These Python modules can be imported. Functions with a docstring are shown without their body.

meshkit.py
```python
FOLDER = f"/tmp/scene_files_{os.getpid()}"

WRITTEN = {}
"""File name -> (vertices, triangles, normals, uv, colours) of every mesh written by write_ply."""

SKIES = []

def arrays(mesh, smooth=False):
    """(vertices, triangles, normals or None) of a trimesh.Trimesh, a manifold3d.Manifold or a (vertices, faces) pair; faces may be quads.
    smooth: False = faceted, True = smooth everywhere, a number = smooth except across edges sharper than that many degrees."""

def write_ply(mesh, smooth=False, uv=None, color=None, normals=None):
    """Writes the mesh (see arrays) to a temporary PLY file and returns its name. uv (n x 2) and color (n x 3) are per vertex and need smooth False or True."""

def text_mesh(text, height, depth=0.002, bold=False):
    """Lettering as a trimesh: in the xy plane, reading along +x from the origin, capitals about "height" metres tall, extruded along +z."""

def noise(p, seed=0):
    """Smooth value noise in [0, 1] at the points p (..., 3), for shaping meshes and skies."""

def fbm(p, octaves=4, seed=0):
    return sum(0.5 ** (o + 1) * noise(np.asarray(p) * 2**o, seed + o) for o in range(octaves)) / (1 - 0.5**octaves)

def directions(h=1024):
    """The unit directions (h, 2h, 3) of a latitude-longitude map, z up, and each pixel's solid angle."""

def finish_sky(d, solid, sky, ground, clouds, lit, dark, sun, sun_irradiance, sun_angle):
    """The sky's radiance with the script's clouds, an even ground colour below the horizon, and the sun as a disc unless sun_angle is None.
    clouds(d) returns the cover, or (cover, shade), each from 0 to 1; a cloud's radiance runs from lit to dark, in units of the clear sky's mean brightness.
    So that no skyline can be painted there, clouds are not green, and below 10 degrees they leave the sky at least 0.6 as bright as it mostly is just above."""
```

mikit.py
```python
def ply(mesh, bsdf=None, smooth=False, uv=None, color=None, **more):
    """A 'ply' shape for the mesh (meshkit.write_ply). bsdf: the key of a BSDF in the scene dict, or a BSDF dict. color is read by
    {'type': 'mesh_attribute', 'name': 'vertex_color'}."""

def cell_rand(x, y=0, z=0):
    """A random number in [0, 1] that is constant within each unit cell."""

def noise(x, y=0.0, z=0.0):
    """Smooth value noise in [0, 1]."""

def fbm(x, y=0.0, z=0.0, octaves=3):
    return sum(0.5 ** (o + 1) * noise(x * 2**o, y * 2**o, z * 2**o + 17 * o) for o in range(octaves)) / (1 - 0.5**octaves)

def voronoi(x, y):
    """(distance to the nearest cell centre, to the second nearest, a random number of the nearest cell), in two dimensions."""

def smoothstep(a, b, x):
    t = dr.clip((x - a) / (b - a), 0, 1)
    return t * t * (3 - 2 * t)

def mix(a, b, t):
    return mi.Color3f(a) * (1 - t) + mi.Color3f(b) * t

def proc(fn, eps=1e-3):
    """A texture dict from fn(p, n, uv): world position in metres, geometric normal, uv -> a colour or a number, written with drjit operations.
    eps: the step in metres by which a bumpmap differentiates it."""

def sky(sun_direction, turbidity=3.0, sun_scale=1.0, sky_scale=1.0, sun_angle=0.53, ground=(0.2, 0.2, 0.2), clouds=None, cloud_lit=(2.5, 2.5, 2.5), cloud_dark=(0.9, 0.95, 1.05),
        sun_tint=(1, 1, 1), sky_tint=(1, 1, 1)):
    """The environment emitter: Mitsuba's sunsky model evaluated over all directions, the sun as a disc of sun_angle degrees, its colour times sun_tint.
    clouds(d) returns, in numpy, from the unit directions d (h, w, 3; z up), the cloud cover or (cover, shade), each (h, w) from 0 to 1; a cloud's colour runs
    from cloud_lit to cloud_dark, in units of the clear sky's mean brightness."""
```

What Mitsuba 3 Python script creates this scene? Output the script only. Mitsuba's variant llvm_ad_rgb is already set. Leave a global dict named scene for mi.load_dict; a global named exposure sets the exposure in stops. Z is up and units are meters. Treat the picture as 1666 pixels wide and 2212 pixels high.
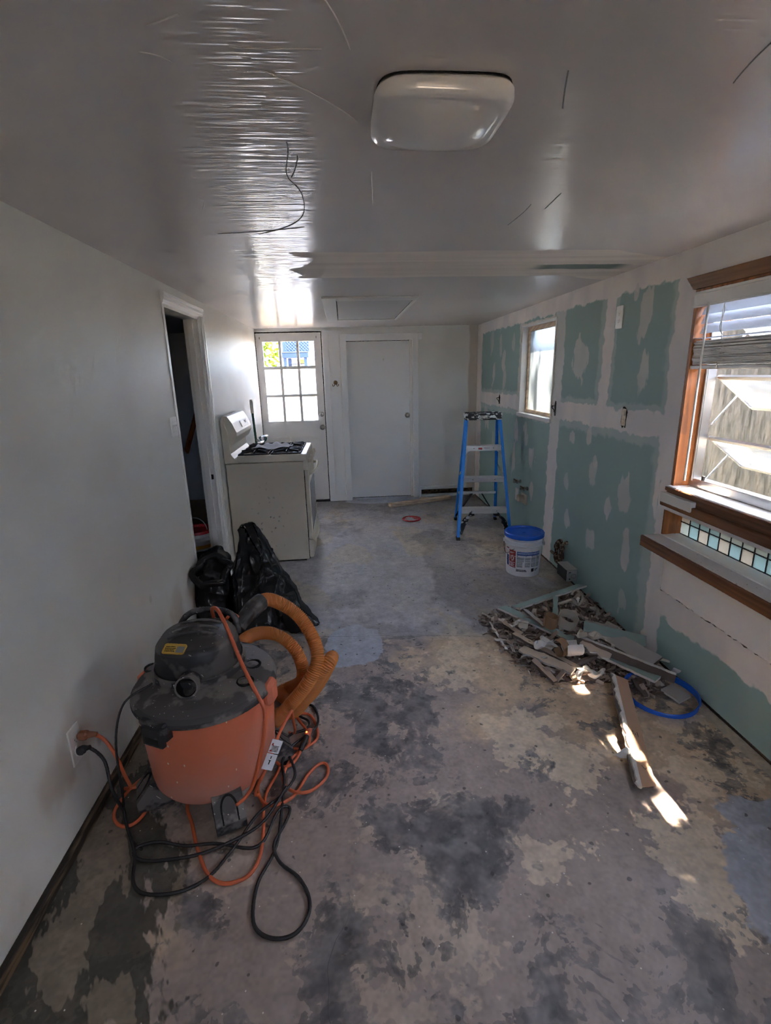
import math, random
import numpy as np
import trimesh
import drjit as dr
import mitsuba as mi
import mikit, meshkit
from mikit import ply, proc, noise, fbm, smoothstep, mix, voronoi, cell_rand
from shapely.geometry import Polygon, box as sbox
from shapely import affinity

T = mi.ScalarTransform4f
random.seed(7)
rng = np.random.default_rng(7)
scene, labels = {}, {}

# ------------------------------------------------------------------ camera, sky, exposure
FOCAL = 1081.4                       # pixels, for a frame 1666 wide
YAW, PITCH, ROLL = 0.0767, -0.2716, -0.0251
CAM = np.array([0.0, 0.0, 1.6494])
_f = np.array([math.sin(YAW) * math.cos(PITCH), math.cos(YAW) * math.cos(PITCH), math.sin(PITCH)])
_r = np.array([math.cos(YAW), -math.sin(YAW), 0.0])
_u = np.cross(_r, _f)
_u = -math.sin(ROLL) * _r + math.cos(ROLL) * _u
scene['camera'] = {'type': 'perspective', 'fov_axis': 'x', 'fov': math.degrees(2 * math.atan(833.0 / FOCAL)),
                   'near_clip': 0.02, 'far_clip': 200.0,
                   'to_world': T().look_at(origin=CAM.tolist(), target=(CAM + _f).tolist(), up=_u.tolist())}
SUN = (1.0, 0.20, 2.10)
scene['sky'] = mikit.sky(SUN, turbidity=3.5, sun_scale=1.4, sky_scale=1.0, sun_angle=0.6, ground=(0.25, 0.23, 0.2), sky_tint=(0.94, 0.99, 1.08), sun_tint=(1.0, 0.985, 0.97),
                         clouds=lambda d: 0.75 * np.clip(meshkit.fbm(d * 3.0, 4, 3) * 2.2 - 0.5, 0, 1), cloud_lit=(1.9, 1.9, 1.9), cloud_dark=(1.0, 1.0, 1.05))
exposure = 7.0

# ------------------------------------------------------------------ room dimensions (metres)
XL, XR, YB, YF, H = -1.048, 1.739, 6.586, -1.7, 2.2
WT = 0.15

# ------------------------------------------------------------------ mesh helpers
def bx(x0, x1, y0, y1, z0, z1, b=0.0):
    if b <= 0:
        m = trimesh.creation.box((x1 - x0, y1 - y0, z1 - z0))
        m.apply_translation(((x0 + x1) / 2, (y0 + y1) / 2, (z0 + z1) / 2))
        return m
    c = np.array([(x0 + x1) / 2, (y0 + y1) / 2, (z0 + z1) / 2]); h = np.array([x1 - x0, y1 - y0, z1 - z0]) / 2
    b = min(b, h.min() * 0.95)
    pts = []
    for s in np.ndindex(2, 2, 2):
        sg = np.array(s) * 2 - 1
        for k in range(3):
            e = h - b; e[k] = h[k]
            pts.append(c + sg * e)
    return trimesh.convex.convex_hull(np.array(pts))

def cat(*ms):
    out = []
    for m in ms:
        out += list(m) if isinstance(m, (list, tuple)) else [m]
    return trimesh.util.concatenate([trimesh.Trimesh(m.vertices, m.faces, process=False) for m in out])

def spline(pts, step=0.01):
    from scipy.interpolate import CubicSpline
    p = np.array(pts, float)
    d = np.r_[0, np.cumsum(np.sqrt(np.linalg.norm(np.diff(p, axis=0), axis=1)))]
    cs = CubicSpline(d, p)
    t = np.linspace(0, d[-1], 60 * len(p))
    q = cs(t)
    L = np.r_[0, np.cumsum(np.linalg.norm(np.diff(q, axis=0), axis=1))]
    n = max(3, int(L[-1] / step))
    s = np.linspace(0, L[-1], n)
    return np.stack([np.interp(s, L, q[:, k]) for k in range(3)], -1), s

def tube(pts, r, sides=10, cap=True):
    p = np.asarray(pts, float); n = len(p)
    r = np.broadcast_to(np.asarray(r, float), (n,))
    t = np.gradient(p, axis=0); t /= np.linalg.norm(t, axis=1, keepdims=True) + 1e-12
    a = np.cross(t[0], [0, 0, 1.0])
    if np.linalg.norm(a) < 0.1: a = np.cross(t[0], [1.0, 0, 0])
    A = []
    for i in range(n):
        a = a - t[i] * (a @ t[i]); a /= np.linalg.norm(a); A.append(a)
    A = np.array(A); B = np.cross(t, A)
    ang = np.arange(sides) * 2 * np.pi / sides
    v = p[:, None] + r[:, None, None] * (np.cos(ang)[None, :, None] * A[:, None] + np.sin(ang)[None, :, None] * B[:, None])
    i, j = np.meshgrid(np.arange(n - 1), np.arange(sides), indexing='ij')
    q = np.stack([i * sides + j, i * sides + (j + 1) % sides, (i + 1) * sides + (j + 1) % sides, (i + 1) * sides + j], -1).reshape(-1, 4)
    f = np.vstack([q[:, [0, 1, 2]], q[:, [0, 2, 3]]])
    v = v.reshape(-1, 3)
    if cap:
        k = len(v); v = np.vstack([v, p[0], p[-1]])
        j = np.arange(sides); e = (n - 1) * sides
        f = np.vstack([f, np.stack([(j + 1) % sides, j, np.full(sides, k)], -1), np.stack([e + j, e + (j + 1) % sides, np.full(sides, k + 1)], -1)])
    return trimesh.Trimesh(v, f, process=False)

def rod(a, b, r, sides=10):
    return tube([a, b], r, sides)

def lathe(prof, n=48):
    """profile of (radius, z) pairs, revolved about z."""
    prof = np.array(prof, float)
    ang = np.arange(n) * 2 * np.pi / n
    v = np.stack([prof[:, None, 0] * np.cos(ang), prof[:, None, 0] * np.sin(ang), np.repeat(prof[:, 1:2], n, 1)], -1).reshape(-1, 3)
    i, j = np.meshgrid(np.arange(len(prof) - 1), np.arange(n), indexing='ij')
    q = np.stack([i * n + j, i * n + (j + 1) % n, (i + 1) * n + (j + 1) % n, (i + 1) * n + j], -1).reshape(-1, 4)
    m = trimesh.Trimesh(v, np.vstack([q[:, [0, 1, 2]], q[:, [0, 2, 3]]]), process=False)
    m.merge_vertices(); m.update_faces(m.nondegenerate_faces())
    return m

def prism(poly, h):
    if not isinstance(poly, Polygon): poly = Polygon(poly)
    return trimesh.creation.extrude_polygon(poly, h, engine='earcut')

def frame(m, o=(0, 0, 0), ex=(1, 0, 0), ey=(0, 1, 0), ez=(0, 0, 1)):
    M = np.eye(4); M[:3, 0], M[:3, 1], M[:3, 2], M[:3, 3] = ex, ey, ez, o
    m = m.copy(); m.apply_transform(M)
    if np.linalg.det(M[:3, :3]) < 0: m.invert()
    return m

def rot(m, deg, axis=(0, 0, 1), at=(0, 0, 0)):
    m = m.copy(); m.apply_transform(trimesh.transformations.rotation_matrix(math.radians(deg), axis, at)); return m

def mv(m, *d):
    m = m.copy(); m.apply_translation(d); return m

def obj(key, mesh, mat, smooth=False, label=None, cat_=None, group=None, kind=None, **kw):
    assert key not in scene, key
    scene[key] = ply(mesh, mat, smooth=smooth, **kw)
    d = {}
    if label: d['label'] = label
    if cat_: d['category'] = cat_
    if group: d['group'] = group
    if kind: d['kind'] = kind
    if d: labels[key] = {**labels.get(key, {}), **d}
    return key

def thing(key, label, cat_, group=None):
    labels[key] = {'label': label, 'category': cat_}
    if group: labels[key]['group'] = group
    return key

_cnt = {}
def num(name):
    k = _cnt.get(name, 0); _cnt[name] = k + 1
    return name if k == 0 else f'{name}_{k:03d}'

def part(root, name, mesh, mat, smooth=False, label=None, **kw):
    return obj(num(f'{root}__{name}'), mesh, mat, smooth, label, **kw)

def struct(key, mesh, mat, smooth=False, label=None, **kw):
    return obj(key, mesh, mat, smooth, label, kind='structure', **kw)

# ------------------------------------------------------------------ materials
def rgb(*c): return {'type': 'rgb', 'value': list(c)}
def mat(name, color, rough=0.5, metallic=0.0, spec=0.5, bump=None, scale=1.0, two=True, **kw):
    d = {'type': 'principled', 'base_color': rgb(*color) if isinstance(color, tuple) else color, 'roughness': rough if not isinstance(rough, dict) else rough, 'metallic': metallic, 'specular': spec, **kw}
    if bump is not None: d = {'type': 'bumpmap', 'arbitrary': bump, 'scale': scale, 'bsdf': d}
    scene['m_' + name] = {'type': 'twosided', 'bsdf': d} if two else d
    return 'm_' + name

def sp(c):  # sRGB 0-255 to linear tuple
    c = np.array(c) / 255.0
    return tuple(float(x) for x in np.where(c < 0.04045, c / 12.92, ((c + 0.055) / 1.055) ** 2.4))

C3 = mi.Color3f
def band(v, a, b, e):
    return smoothstep(a - e, a + e, v) * (1 - smoothstep(b - e, b + e, v))
def blob(x, y, cx, cy, rx, ry):
    return dr.exp(-(dr.square((x - cx) / rx) + dr.square((y - cy) / ry)))

def rfbm(x, y, octaves=5, seed=0.0, gain=0.55):
    """fbm whose octaves are turned against each other, so that thresholds do not show the lattice."""
    out, amp, tot = 0.0, 1.0, 0.0
    for o in range(octaves):
        out = out + amp * noise(x, y, seed + 13.7 * o); tot += amp; amp *= gain
        x, y = 1.66 * x - 1.28 * y + 5.3, 1.28 * x + 1.66 * y - 2.1
    return out / tot

def flakes(x, y):
    wx = x + 0.10 * (noise(x * 5, y * 5, 31.0) - 0.5); wy = y + 0.10 * (noise(x * 5, y * 5, 47.0) - 0.5)
    bias = 0.105 * blob(x, y, 0.12, 2.28, 0.36, 0.20) + 0.115 * blob(x, y, 0.25, 1.48, 0.15, 0.24) + 0.115 * blob(x, y, 0.36, 1.20, 0.15, 0.28) \
        + 0.05 * blob(x, y, 0.02, 1.05, 0.2, 0.2) + 0.05 * blob(x, y, -0.12, 1.45, 0.16, 0.3) + 0.10 * blob(x, y, 1.56, 1.60, 0.17, 0.5) \
        + 0.06 * blob(x, y, -0.38, 2.05, 0.4, 0.3) + 0.05 * blob(x, y, 0.60, 0.95, 0.3, 0.2) - 0.04 * blob(x, y, 0.85, 2.3, 0.35, 0.5) - 0.06 * blob(x, y, 0.9, 1.35, 0.4, 0.4) - 0.04 * blob(x, y, -0.4, 1.1, 0.3, 0.3)
    return rfbm(wx * 4.6 + 1.5, wy * 4.6 + 4.2, 6, 3.0, 0.70) + bias

def floor_color(p, n, uv):
    x, y = p.x, p.y
    big = rfbm(x * 0.9 + 3.1, y * 0.9 + 1.7, 3, 0.0)
    med = rfbm(x * 3.5, y * 3.5, 4, 5.0)
    fine = rfbm(x * 26, y * 26, 3, 2.0)
    tan = C3(0.475, 0.358, 0.25); mauve = C3(0.285, 0.232, 0.208); grey = C3(0.37, 0.37, 0.395); pale = C3(0.60, 0.49, 0.365)
    right = smoothstep(0.1, 1.1, x + 0.12 * (y - 1.2))
    col = mix(mauve, tan, smoothstep(0.46, 0.56, big * 0.5 + med * 0.4 + 0.05 + 0.16 * right - 0.08))
    col = mix(col, pale, smoothstep(0.555, 0.585, rfbm(x * 4.5 + 9, y * 4.5, 6, 1.0, 0.65)) * (0.25 + 0.5 * right))
    far = smoothstep(2.80, 2.92, y + 0.13 * (x - 0.5)) * (1 - 0.85 * blob(x, y, 1.35, 4.45, 0.38, 0.55))
    col = mix(col, C3(0.60, 0.53, 0.43), blob(x, y, 1.30, 4.40, 0.34, 0.45) * smoothstep(0.40, 0.52, rfbm(x * 5, y * 4, 4, 14.0)) * 0.8)
    fv = rfbm(x * 3.0, y * 2.2, 5, 8.0)
    col = mix(col, mix(grey, C3(0.42, 0.385, 0.335), smoothstep(0.50, 0.57, fv)), far * 0.85)
    # dark mastic residue in flakes
    v = flakes(x, y)
    dark = smoothstep(0.582, 0.590, v) * (1 - 0.75 * far)
    dk = mix(C3(0.075, 0.073, 0.078), C3(0.16, 0.15, 0.15), smoothstep(0.35, 0.65, rfbm(x * 18, y * 18, 3, 9.0)))
    col = mix(col, dk, dark * (0.55 + 0.35 * smoothstep(0.60, 0.68, v)))
    col = mix(col, dk, smoothstep(0.60, 0.62, rfbm(x * 17, y * 17, 4, 21.0)) * smoothstep(0.46, 0.56, v) * (1 - far) * 0.7)
    # black-green adhesive streaks along the left wall
    c = (-x - 0.16 * (y - 1.2) - 0.58) * 1.5 + 2.0 * (rfbm((x + 0.45 * y) * 4.5, (y - 0.45 * x) * 1.8, 6, 4.0, 0.62) - 0.5)
    lw = smoothstep(0.0, 0.06, c) * smoothstep(2.7, 2.2, y) * smoothstep(-0.34, -0.38, x + 0.45 * (rfbm(x * 4, y * 3, 5, 17.0, 0.62) - 0.5) + 0.14 * (y - 1.3))
    st = smoothstep(0.49, 0.52, rfbm((x + 0.45 * y) * 8, (y - 0.45 * x) * 3.2, 5, 7.0, 0.6))
    col = mix(col, mix(C3(0.045, 0.045, 0.036), C3(0.22, 0.175, 0.125), st * 0.8), lw * 0.88)
    # far grime
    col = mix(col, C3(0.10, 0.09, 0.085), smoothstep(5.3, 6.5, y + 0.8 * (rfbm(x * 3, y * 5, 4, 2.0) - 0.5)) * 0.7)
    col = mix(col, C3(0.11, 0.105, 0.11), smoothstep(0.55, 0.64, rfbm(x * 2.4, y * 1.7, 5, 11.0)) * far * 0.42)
    # blue-grey patching compound
    def edge(cx, cy, rx, ry, k):
        d = dr.sqrt(dr.square((x - cx) / rx) + dr.square((y - cy) / ry)) + k * (rfbm(x * 7, y * 7, 5, 1.0) - 0.5)
        return 1 - smoothstep(0.97, 1.03, d)
    b = dr.maximum(edge(0.0, 2.81, 0.19, 0.25, 0.9), edge(1.62, 1.02, 0.42, 0.44, 0.7))
    b = dr.maximum(b, edge(0.48, 6.55, 0.5, 0.22, 0.3))
    col = mix(col, C3(0.33, 0.345, 0.39), b)
    # slab joint, hairline crack
    j = y + 0.13 * (x - 0.5) - 2.87 + 0.02 * (noise(x * 6, 3.0) - 0.5)
    col = mix(col, C3(0.06, 0.055, 0.05), (1 - smoothstep(0.001, 0.004, dr.abs(j))) * 0.35)
    cr = x + 0.06 - 0.12 * (noise(y * 3, 1.0) - 0.5) - 0.03 * (noise(y * 17, 2.0) - 0.5)
    col = mix(col, C3(0.06, 0.06, 0.06), (1 - smoothstep(0.0005, 0.0018, dr.abs(cr))) * smoothstep(1.25, 1.1, y) * 0.6)
    # pale strip at the foot of the right wall, pits and plaster specks
    col = mix(col, C3(0.45, 0.37, 0.28), band(x + 0.02 * (noise(y * 7, 5.0) - 0.5), 1.685, 1.80, 0.006) * smoothstep(2.6, 2.3, y))
    d1, d2, w = voronoi(x * 16, y * 16)
    col = mix(col, C3(0.05, 0.045, 0.045), (1 - smoothstep(0.03, 0.08, d1 + 0.25 * (noise(x * 90, y * 90) - 0.5))) * (w > 0.8) * 0.7)
    d1, d2, w = voronoi(x * 18 + 4, y * 18)
    col = mix(col, C3(0.6, 0.58, 0.55), (1 - smoothstep(0.03, 0.05, d1)) * (w > 0.88))
    return 1.08 * col * (0.70 + 0.40 * fine + 0.20 * noise(x * 95, y * 95, 3.0))

def floor_rough(p, n, uv):
    return 0.30 + 0.26 * fbm(p.x * 6, p.y * 6, 3.0, 3)

def floor_bump(p, n, uv):
    return fbm(p.x * 3, p.y * 3, 1.0, 2) * 0.8 + fbm(p.x * 60, p.y * 60, 0.0, 2) * 0.16 + 0.2 * fbm(p.x * 14, p.y * 14, 3.0, 2)

mat('floor', proc(floor_color), proc(floor_rough), bump=proc(floor_bump, 2e-3), scale=0.003, spec=0.45)

COMP = C3(0.52, 0.47, 0.43)
GREEN = C3(0.27, 0.39, 0.365)

def ceil_color(p, n, uv):
    x, y = p.x, p.y
    col = C3(0.53, 0.505, 0.50) * (0.95 + 0.1 * fbm(x * 2, y * 2, 0.0, 2))
    e = 0.06 * (fbm(x * 3.0, y * 14, 1.0, 3) - 0.5)
    left = -0.18 + 0.22 * (fbm(x * 5, y * 9, 4.0, 3) - 0.5)
    ext = smoothstep(left - 0.01, left + 0.01, x)
    b = band(y + e - 0.16 * smoothstep(1.3, 1.75, x), 2.60, 3.26, 0.012) * ext
    comp = mix(C3(0.56, 0.52, 0.48), C3(0.74, 0.69, 0.64), fbm(x * 1.2, y * 16, 2.0, 3))
    col = mix(col, comp, b)
    g = band(y + 0.05 * (fbm(x * 7, y * 5, 6.0, 2) - 0.5) - 0.05 * (x - 1.3), 2.93, 3.06, 0.01) * band(x, 1.12, 1.62, 0.06)
    col = mix(col, C3(0.12, 0.19, 0.165), g * 0.9)
    yl = smoothstep(0.5, 0.7, fbm(x * 1.1 + 2, y * 0.8, 3.0, 3))
    return col * mix(C3(1), C3(0.97, 0.94, 0.90), yl)

def ceil_rough(p, n, uv):
    x, y = p.x, p.y
    left = -0.18 + 0.22 * (fbm(x * 5, y * 9, 4.0, 3) - 0.5)
    e = 0.06 * (fbm(x * 3.0, y * 14, 1.0, 3) - 0.5)
    b = band(y + e - 0.16 * smoothstep(1.3, 1.75, x), 2.60, 3.26, 0.012) * smoothstep(left - 0.01, left + 0.01, x)
    return 0.17 + 0.08 * fbm(x * 5, y * 5, 0.0, 2) + 0.5 * b

def ceil_bump(p, n, uv):
    x, y = p.x, p.y
    amt = 0.30 + 0.8 * smoothstep(0.5, -0.2, x) * smoothstep(0.25, 0.6, fbm(x * 3, y * 1.5, 9.0, 2))
    s = fbm(x * 4, y * 55, 1.0, 3) * 0.6 + fbm(x * 14, y * 75, 3.0, 2) * 0.3
    lump = fbm(x * 2.2, y * 2.6, 7.0, 2) * 1.2
    d1, d2, w = voronoi((x + 0.4 * y) * 5, (y - 0.4 * x) * 26)
    scr = (1 - smoothstep(0.02, 0.10, d1)) * (w > 0.6) * 0.9
    return s * amt + lump * 0.8 + scr * amt + 0.16 * noise(x * 12, y * 210, 4.0) * (0.4 + amt)
mat('ceiling', proc(ceil_color), proc(ceil_rough), bump=proc(ceil_bump, 1.0e-3), scale=0.0036, spec=0.55)

def paint_color(p, n, uv):
    # white semi-gloss wall paint, scuffed and grubby low down
    y, z, x = p.y, p.z, p.x
    g = fbm((x + y) * 1.6, z * 1.6, 1.0, 3)
    col = mix(C3(0.64, 0.645, 0.615), C3(0.60, 0.585, 0.55), smoothstep(0.35, 0.65, g))
    d1, d2, w = voronoi((y + x) * 4 + 3.3, z * 3)
    sc = (1 - smoothstep(0.03, 0.10, d1)) * (w > 0.75)
    low = smoothstep(1.0, 0.2, z)
    col = mix(col, C3(0.30, 0.26, 0.21), sc * low * 0.5)
    st = smoothstep(0.52, 0.75, fbm((x + y) * 5, z * 3, 3.0, 4))
    return mix(col, C3(0.40, 0.33, 0.27), st * smoothstep(0.75, 0.1, z) * 0.75)
def paint_bump(p, n, uv):
    return fbm((p.y + p.x) * 85, p.z * 85, 1.0, 2) + 0.7 * fbm((p.y + p.x) * 5, p.z * 5, 2.0, 2)
mat('wall_paint', proc(paint_color), 0.46, bump=proc(paint_bump), scale=0.0032, spec=0.20)

MUD = [(5.95, 1.95, .07, .13), (5.62, 1.93, .05, .12), (5.5, 1.75, .06, .12), (5.85, 1.62, .06, .14), (5.45, 1.55, .05, .13), (5.2, 1.9, .05, .1), (6.1, 1.1, .12, .13), (5.8, .85, .05, .13), (5.35, .6, .06, .2), (5.05, .75, .05, .16),
       (5.0, 1.05, .06, .12), (4.75, 1.1, .06, .07), (4.55, .85, .06, .09), (4.5, .55, .05, .1), (4.72, 1.02, .05, .1), (3.68, 1.72, .1, .14), (2.92, 1.93, .06, .13), (3.03, 2.06, .03, .05), (2.88, 1.62, .055, .11), (3.72, 1.13, .045, .05), (3.46, 1.17, .05, .06),
       (3.78, .78, .045, .06), (3.36, .93, .05, .09), (2.94, .86, .07, .12), (3.12, .74, .05, .07), (3.72, .5, .055, .08), (3.32, .45, .07, .09), (2.86, .52, .06, .16), (2.84, .2, .06, .09), (3.35, 1.02, .03, .05)]
def right_color(p, n, uv):
    y, z = p.y, p.z
    w1 = 0.042 * (fbm(y * 7, z * 7, 1.0, 4) - 0.5)
    w2 = 0.045 * (fbm(y * 22, z * 22, 4.0, 3) - 0.5)
    yy, zz = y + w1 + w2, z + 0.9 * w1 + w2
    green = mix(GREEN, C3(0.31, 0.43, 0.405), fbm(y * 2, z * 2, 2.0, 2))
    comp = mix(C3(0.80, 0.745, 0.705), C3(0.70, 0.665, 0.65), smoothstep(0.3, 0.7, fbm(y * 6, z * 3, 3.0, 3)))
    m = smoothstep(2.07, 2.085, zz)                                                # ceiling joint
    m = dr.maximum(m, band(yy, 6.36, 7.0, 0.008))                                  # far corner
    m = dr.maximum(m, band(yy, 3.98, 4.17, 0.008) * smoothstep(5.0, 0.0, z))       # vertical seam by the small window
    m = dr.maximum(m, band(yy, 3.25, 3.37, 0.008) * smoothstep(1.24, 1.26, z))     # vertical seam above
    m = dr.maximum(m, band(zz, 1.255, 1.395, 0.008))                               # horizontal seam
    m = dr.maximum(m, smoothstep(2.655, 2.635, yy) * smoothstep(1.02, 1.06, zz + 1.6 * (2.75 - y) * (y > 2.6)))
    m = dr.maximum(m, smoothstep(2.61, 2.59, yy))                                  # new wall edge at the big window
    m = dr.maximum(m, band(yy, 4.90, 5.02, 0.01) * band(z, 1.2, 2.1, 0.02) * 0.6)
    low = (1 - smoothstep(0.27, 0.285, zz)) * (1 - smoothstep(2.43, 2.445, yy))
    m = m * (1 - low)
    thin = dr.maximum(band(yy, 3.92, 4.24, 0.01) * 0.0, band(zz, 1.20, 1.43, 0.012) * 0.30)
    thin = dr.maximum(thin, dr.maximum(band(yy, 3.21, 3.42, 0.012) * smoothstep(1.24, 1.26, z), smoothstep(2.70, 2.66, yy)) * 0.25)
    thin = thin * (1 - low)
    col = mix(green, comp, dr.maximum(m * 0.96, thin))
    wob = 1 + 1.3 * (fbm(y * 22, z * 11, 2.0, 3) - 0.5); mot = noise(y * 9, z * 9, 5.0)
    for i, (cy, cz, ry, rz) in enumerate(MUD):
        d = dr.sqrt(dr.square((y - cy) / ry) + dr.square((z - cz) / rz)) * wob
        col = mix(col, comp * 0.82, (1 - smoothstep(0.85, 1.0, d)) * (0.34 + 0.16 * ((i * 37) % 7) / 3.0 + 0.25 * mot))
    old = smoothstep(2.50, 2.47, y) * smoothstep(0.43, 0.44, z)
    col = mix(col, C3(0.78, 0.75, 0.72), old * 0.9)
    return col
def right_bump(p, n, uv):
    y, z = p.y, p.z
    return fbm(y * 40, z * 9, 1.0, 2) * 0.5 + fbm(y * 4, z * 4, 3.0, 2) + smoothstep(2.5, 2.47, y) * fbm(y * 70, z * 70, 2.0, 2) * 0.8
mat('wall_right', proc(right_color), 0.62, bump=proc(right_bump), scale=0.0012, spec=0.3)

def back_color(p, n, uv):
    x, z = p.x, p.z
    col = mix(C3(0.78, 0.79, 0.775), C3(0.72, 0.725, 0.71), smoothstep(0.35, 0.65, fbm(x * 2, z * 1.5, 1.0, 3)))
    e = 0.04 * (fbm(x * 9, z * 6, 2.0, 3) - 0.5)
    return mix(col, C3(0.52, 0.46, 0.40), smoothstep(1.61, 1.64, x + e) * 0.8)
mat('wall_back', proc(back_color), 0.45, bump=proc(paint_bump), scale=0.0007)
mat('white_trim', (0.74, 0.73, 0.715), 0.38)
mat('white_door', (0.74, 0.76, 0.775), 0.4)
mat('glass', (0.5, 0.5, 0.5), 0.1)
scene['m_glass'] = {'type': 'thindielectric', 'int_ior': 1.5}
scene['m_clear_plastic'] = {'type': 'thindielectric', 'int_ior': 1.45}
scene['m_frosted'] = {'type': 'principledthin', 'base_color': rgb(0.78, 0.78, 0.78), 'roughness': 0.5, 'diff_trans': 1.9, 'spec_trans': 0.0, 'eta': 1.5}

def wood_color(p, n, uv):
    g = fbm(p.y * 1.6 + p.x * 9, p.z * 38 + p.x * 38, p.x * 3, 3)
    g2 = noise(p.y * 5, p.z * 120 + p.x * 120, 2.0)
    return mix(C3(0.19, 0.075, 0.026), C3(0.090, 0.035, 0.014), smoothstep(0.3, 0.7, g)) * (0.85 + 0.3 * g2)
mat('brown_wood', proc(wood_color), 0.45)
def owood_color(p, n, uv):
    g = fbm(p.z * 1.6 + p.x * 20, p.y * 60 + p.x * 40, p.x * 3, 3)
    sc = smoothstep(0.6, 0.72, fbm(p.z * 9, p.x * 30 + p.y * 9, 4.0, 3))
    return mix(mix(C3(0.42, 0.140, 0.034), C3(0.25, 0.078, 0.020), smoothstep(0.3, 0.7, g)), C3(0.16, 0.06, 0.03), sc * 0.5)
mat('orange_wood', proc(owood_color), 0.5)
def rawwood_color(p, n, uv):
    g = fbm(p.x * 3 + p.y * 2, p.z * 60 + p.y * 25, p.x * 8, 3)
    return mix(C3(0.64, 0.50, 0.36), C3(0.42, 0.31, 0.22), smoothstep(0.3, 0.75, g))
mat('raw_wood', proc(rawwood_color), 0.7)
def rotten_color(p, n, uv):
    g = fbm(p.y * 6, p.x * 40, p.z * 40, 4)
    return mix(C3(0.022, 0.017, 0.012), C3(0.12, 0.075, 0.04), smoothstep(0.42, 0.68, g))
mat('rotten_wood', proc(rotten_color), 0.85)
mat('dark', (0.012, 0.012, 0.012), 0.8)
mat('side_room', (0.50, 0.51, 0.56), 0.6)
mat('side_floor', (0.26, 0.20, 0.14), 0.6)
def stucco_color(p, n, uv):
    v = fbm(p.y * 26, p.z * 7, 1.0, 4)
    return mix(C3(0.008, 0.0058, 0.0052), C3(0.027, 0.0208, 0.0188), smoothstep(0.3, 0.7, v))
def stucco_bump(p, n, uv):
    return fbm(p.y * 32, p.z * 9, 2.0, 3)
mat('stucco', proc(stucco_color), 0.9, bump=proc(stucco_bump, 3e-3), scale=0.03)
mat('soil', (0.075, 0.062, 0.045), 0.95)
mat('aluminium', (0.50, 0.495, 0.49), 0.33, metallic=1.0)
mat('dull_aluminium', (0.60, 0.59, 0.57), 0.42, metallic=0.9)
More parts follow.
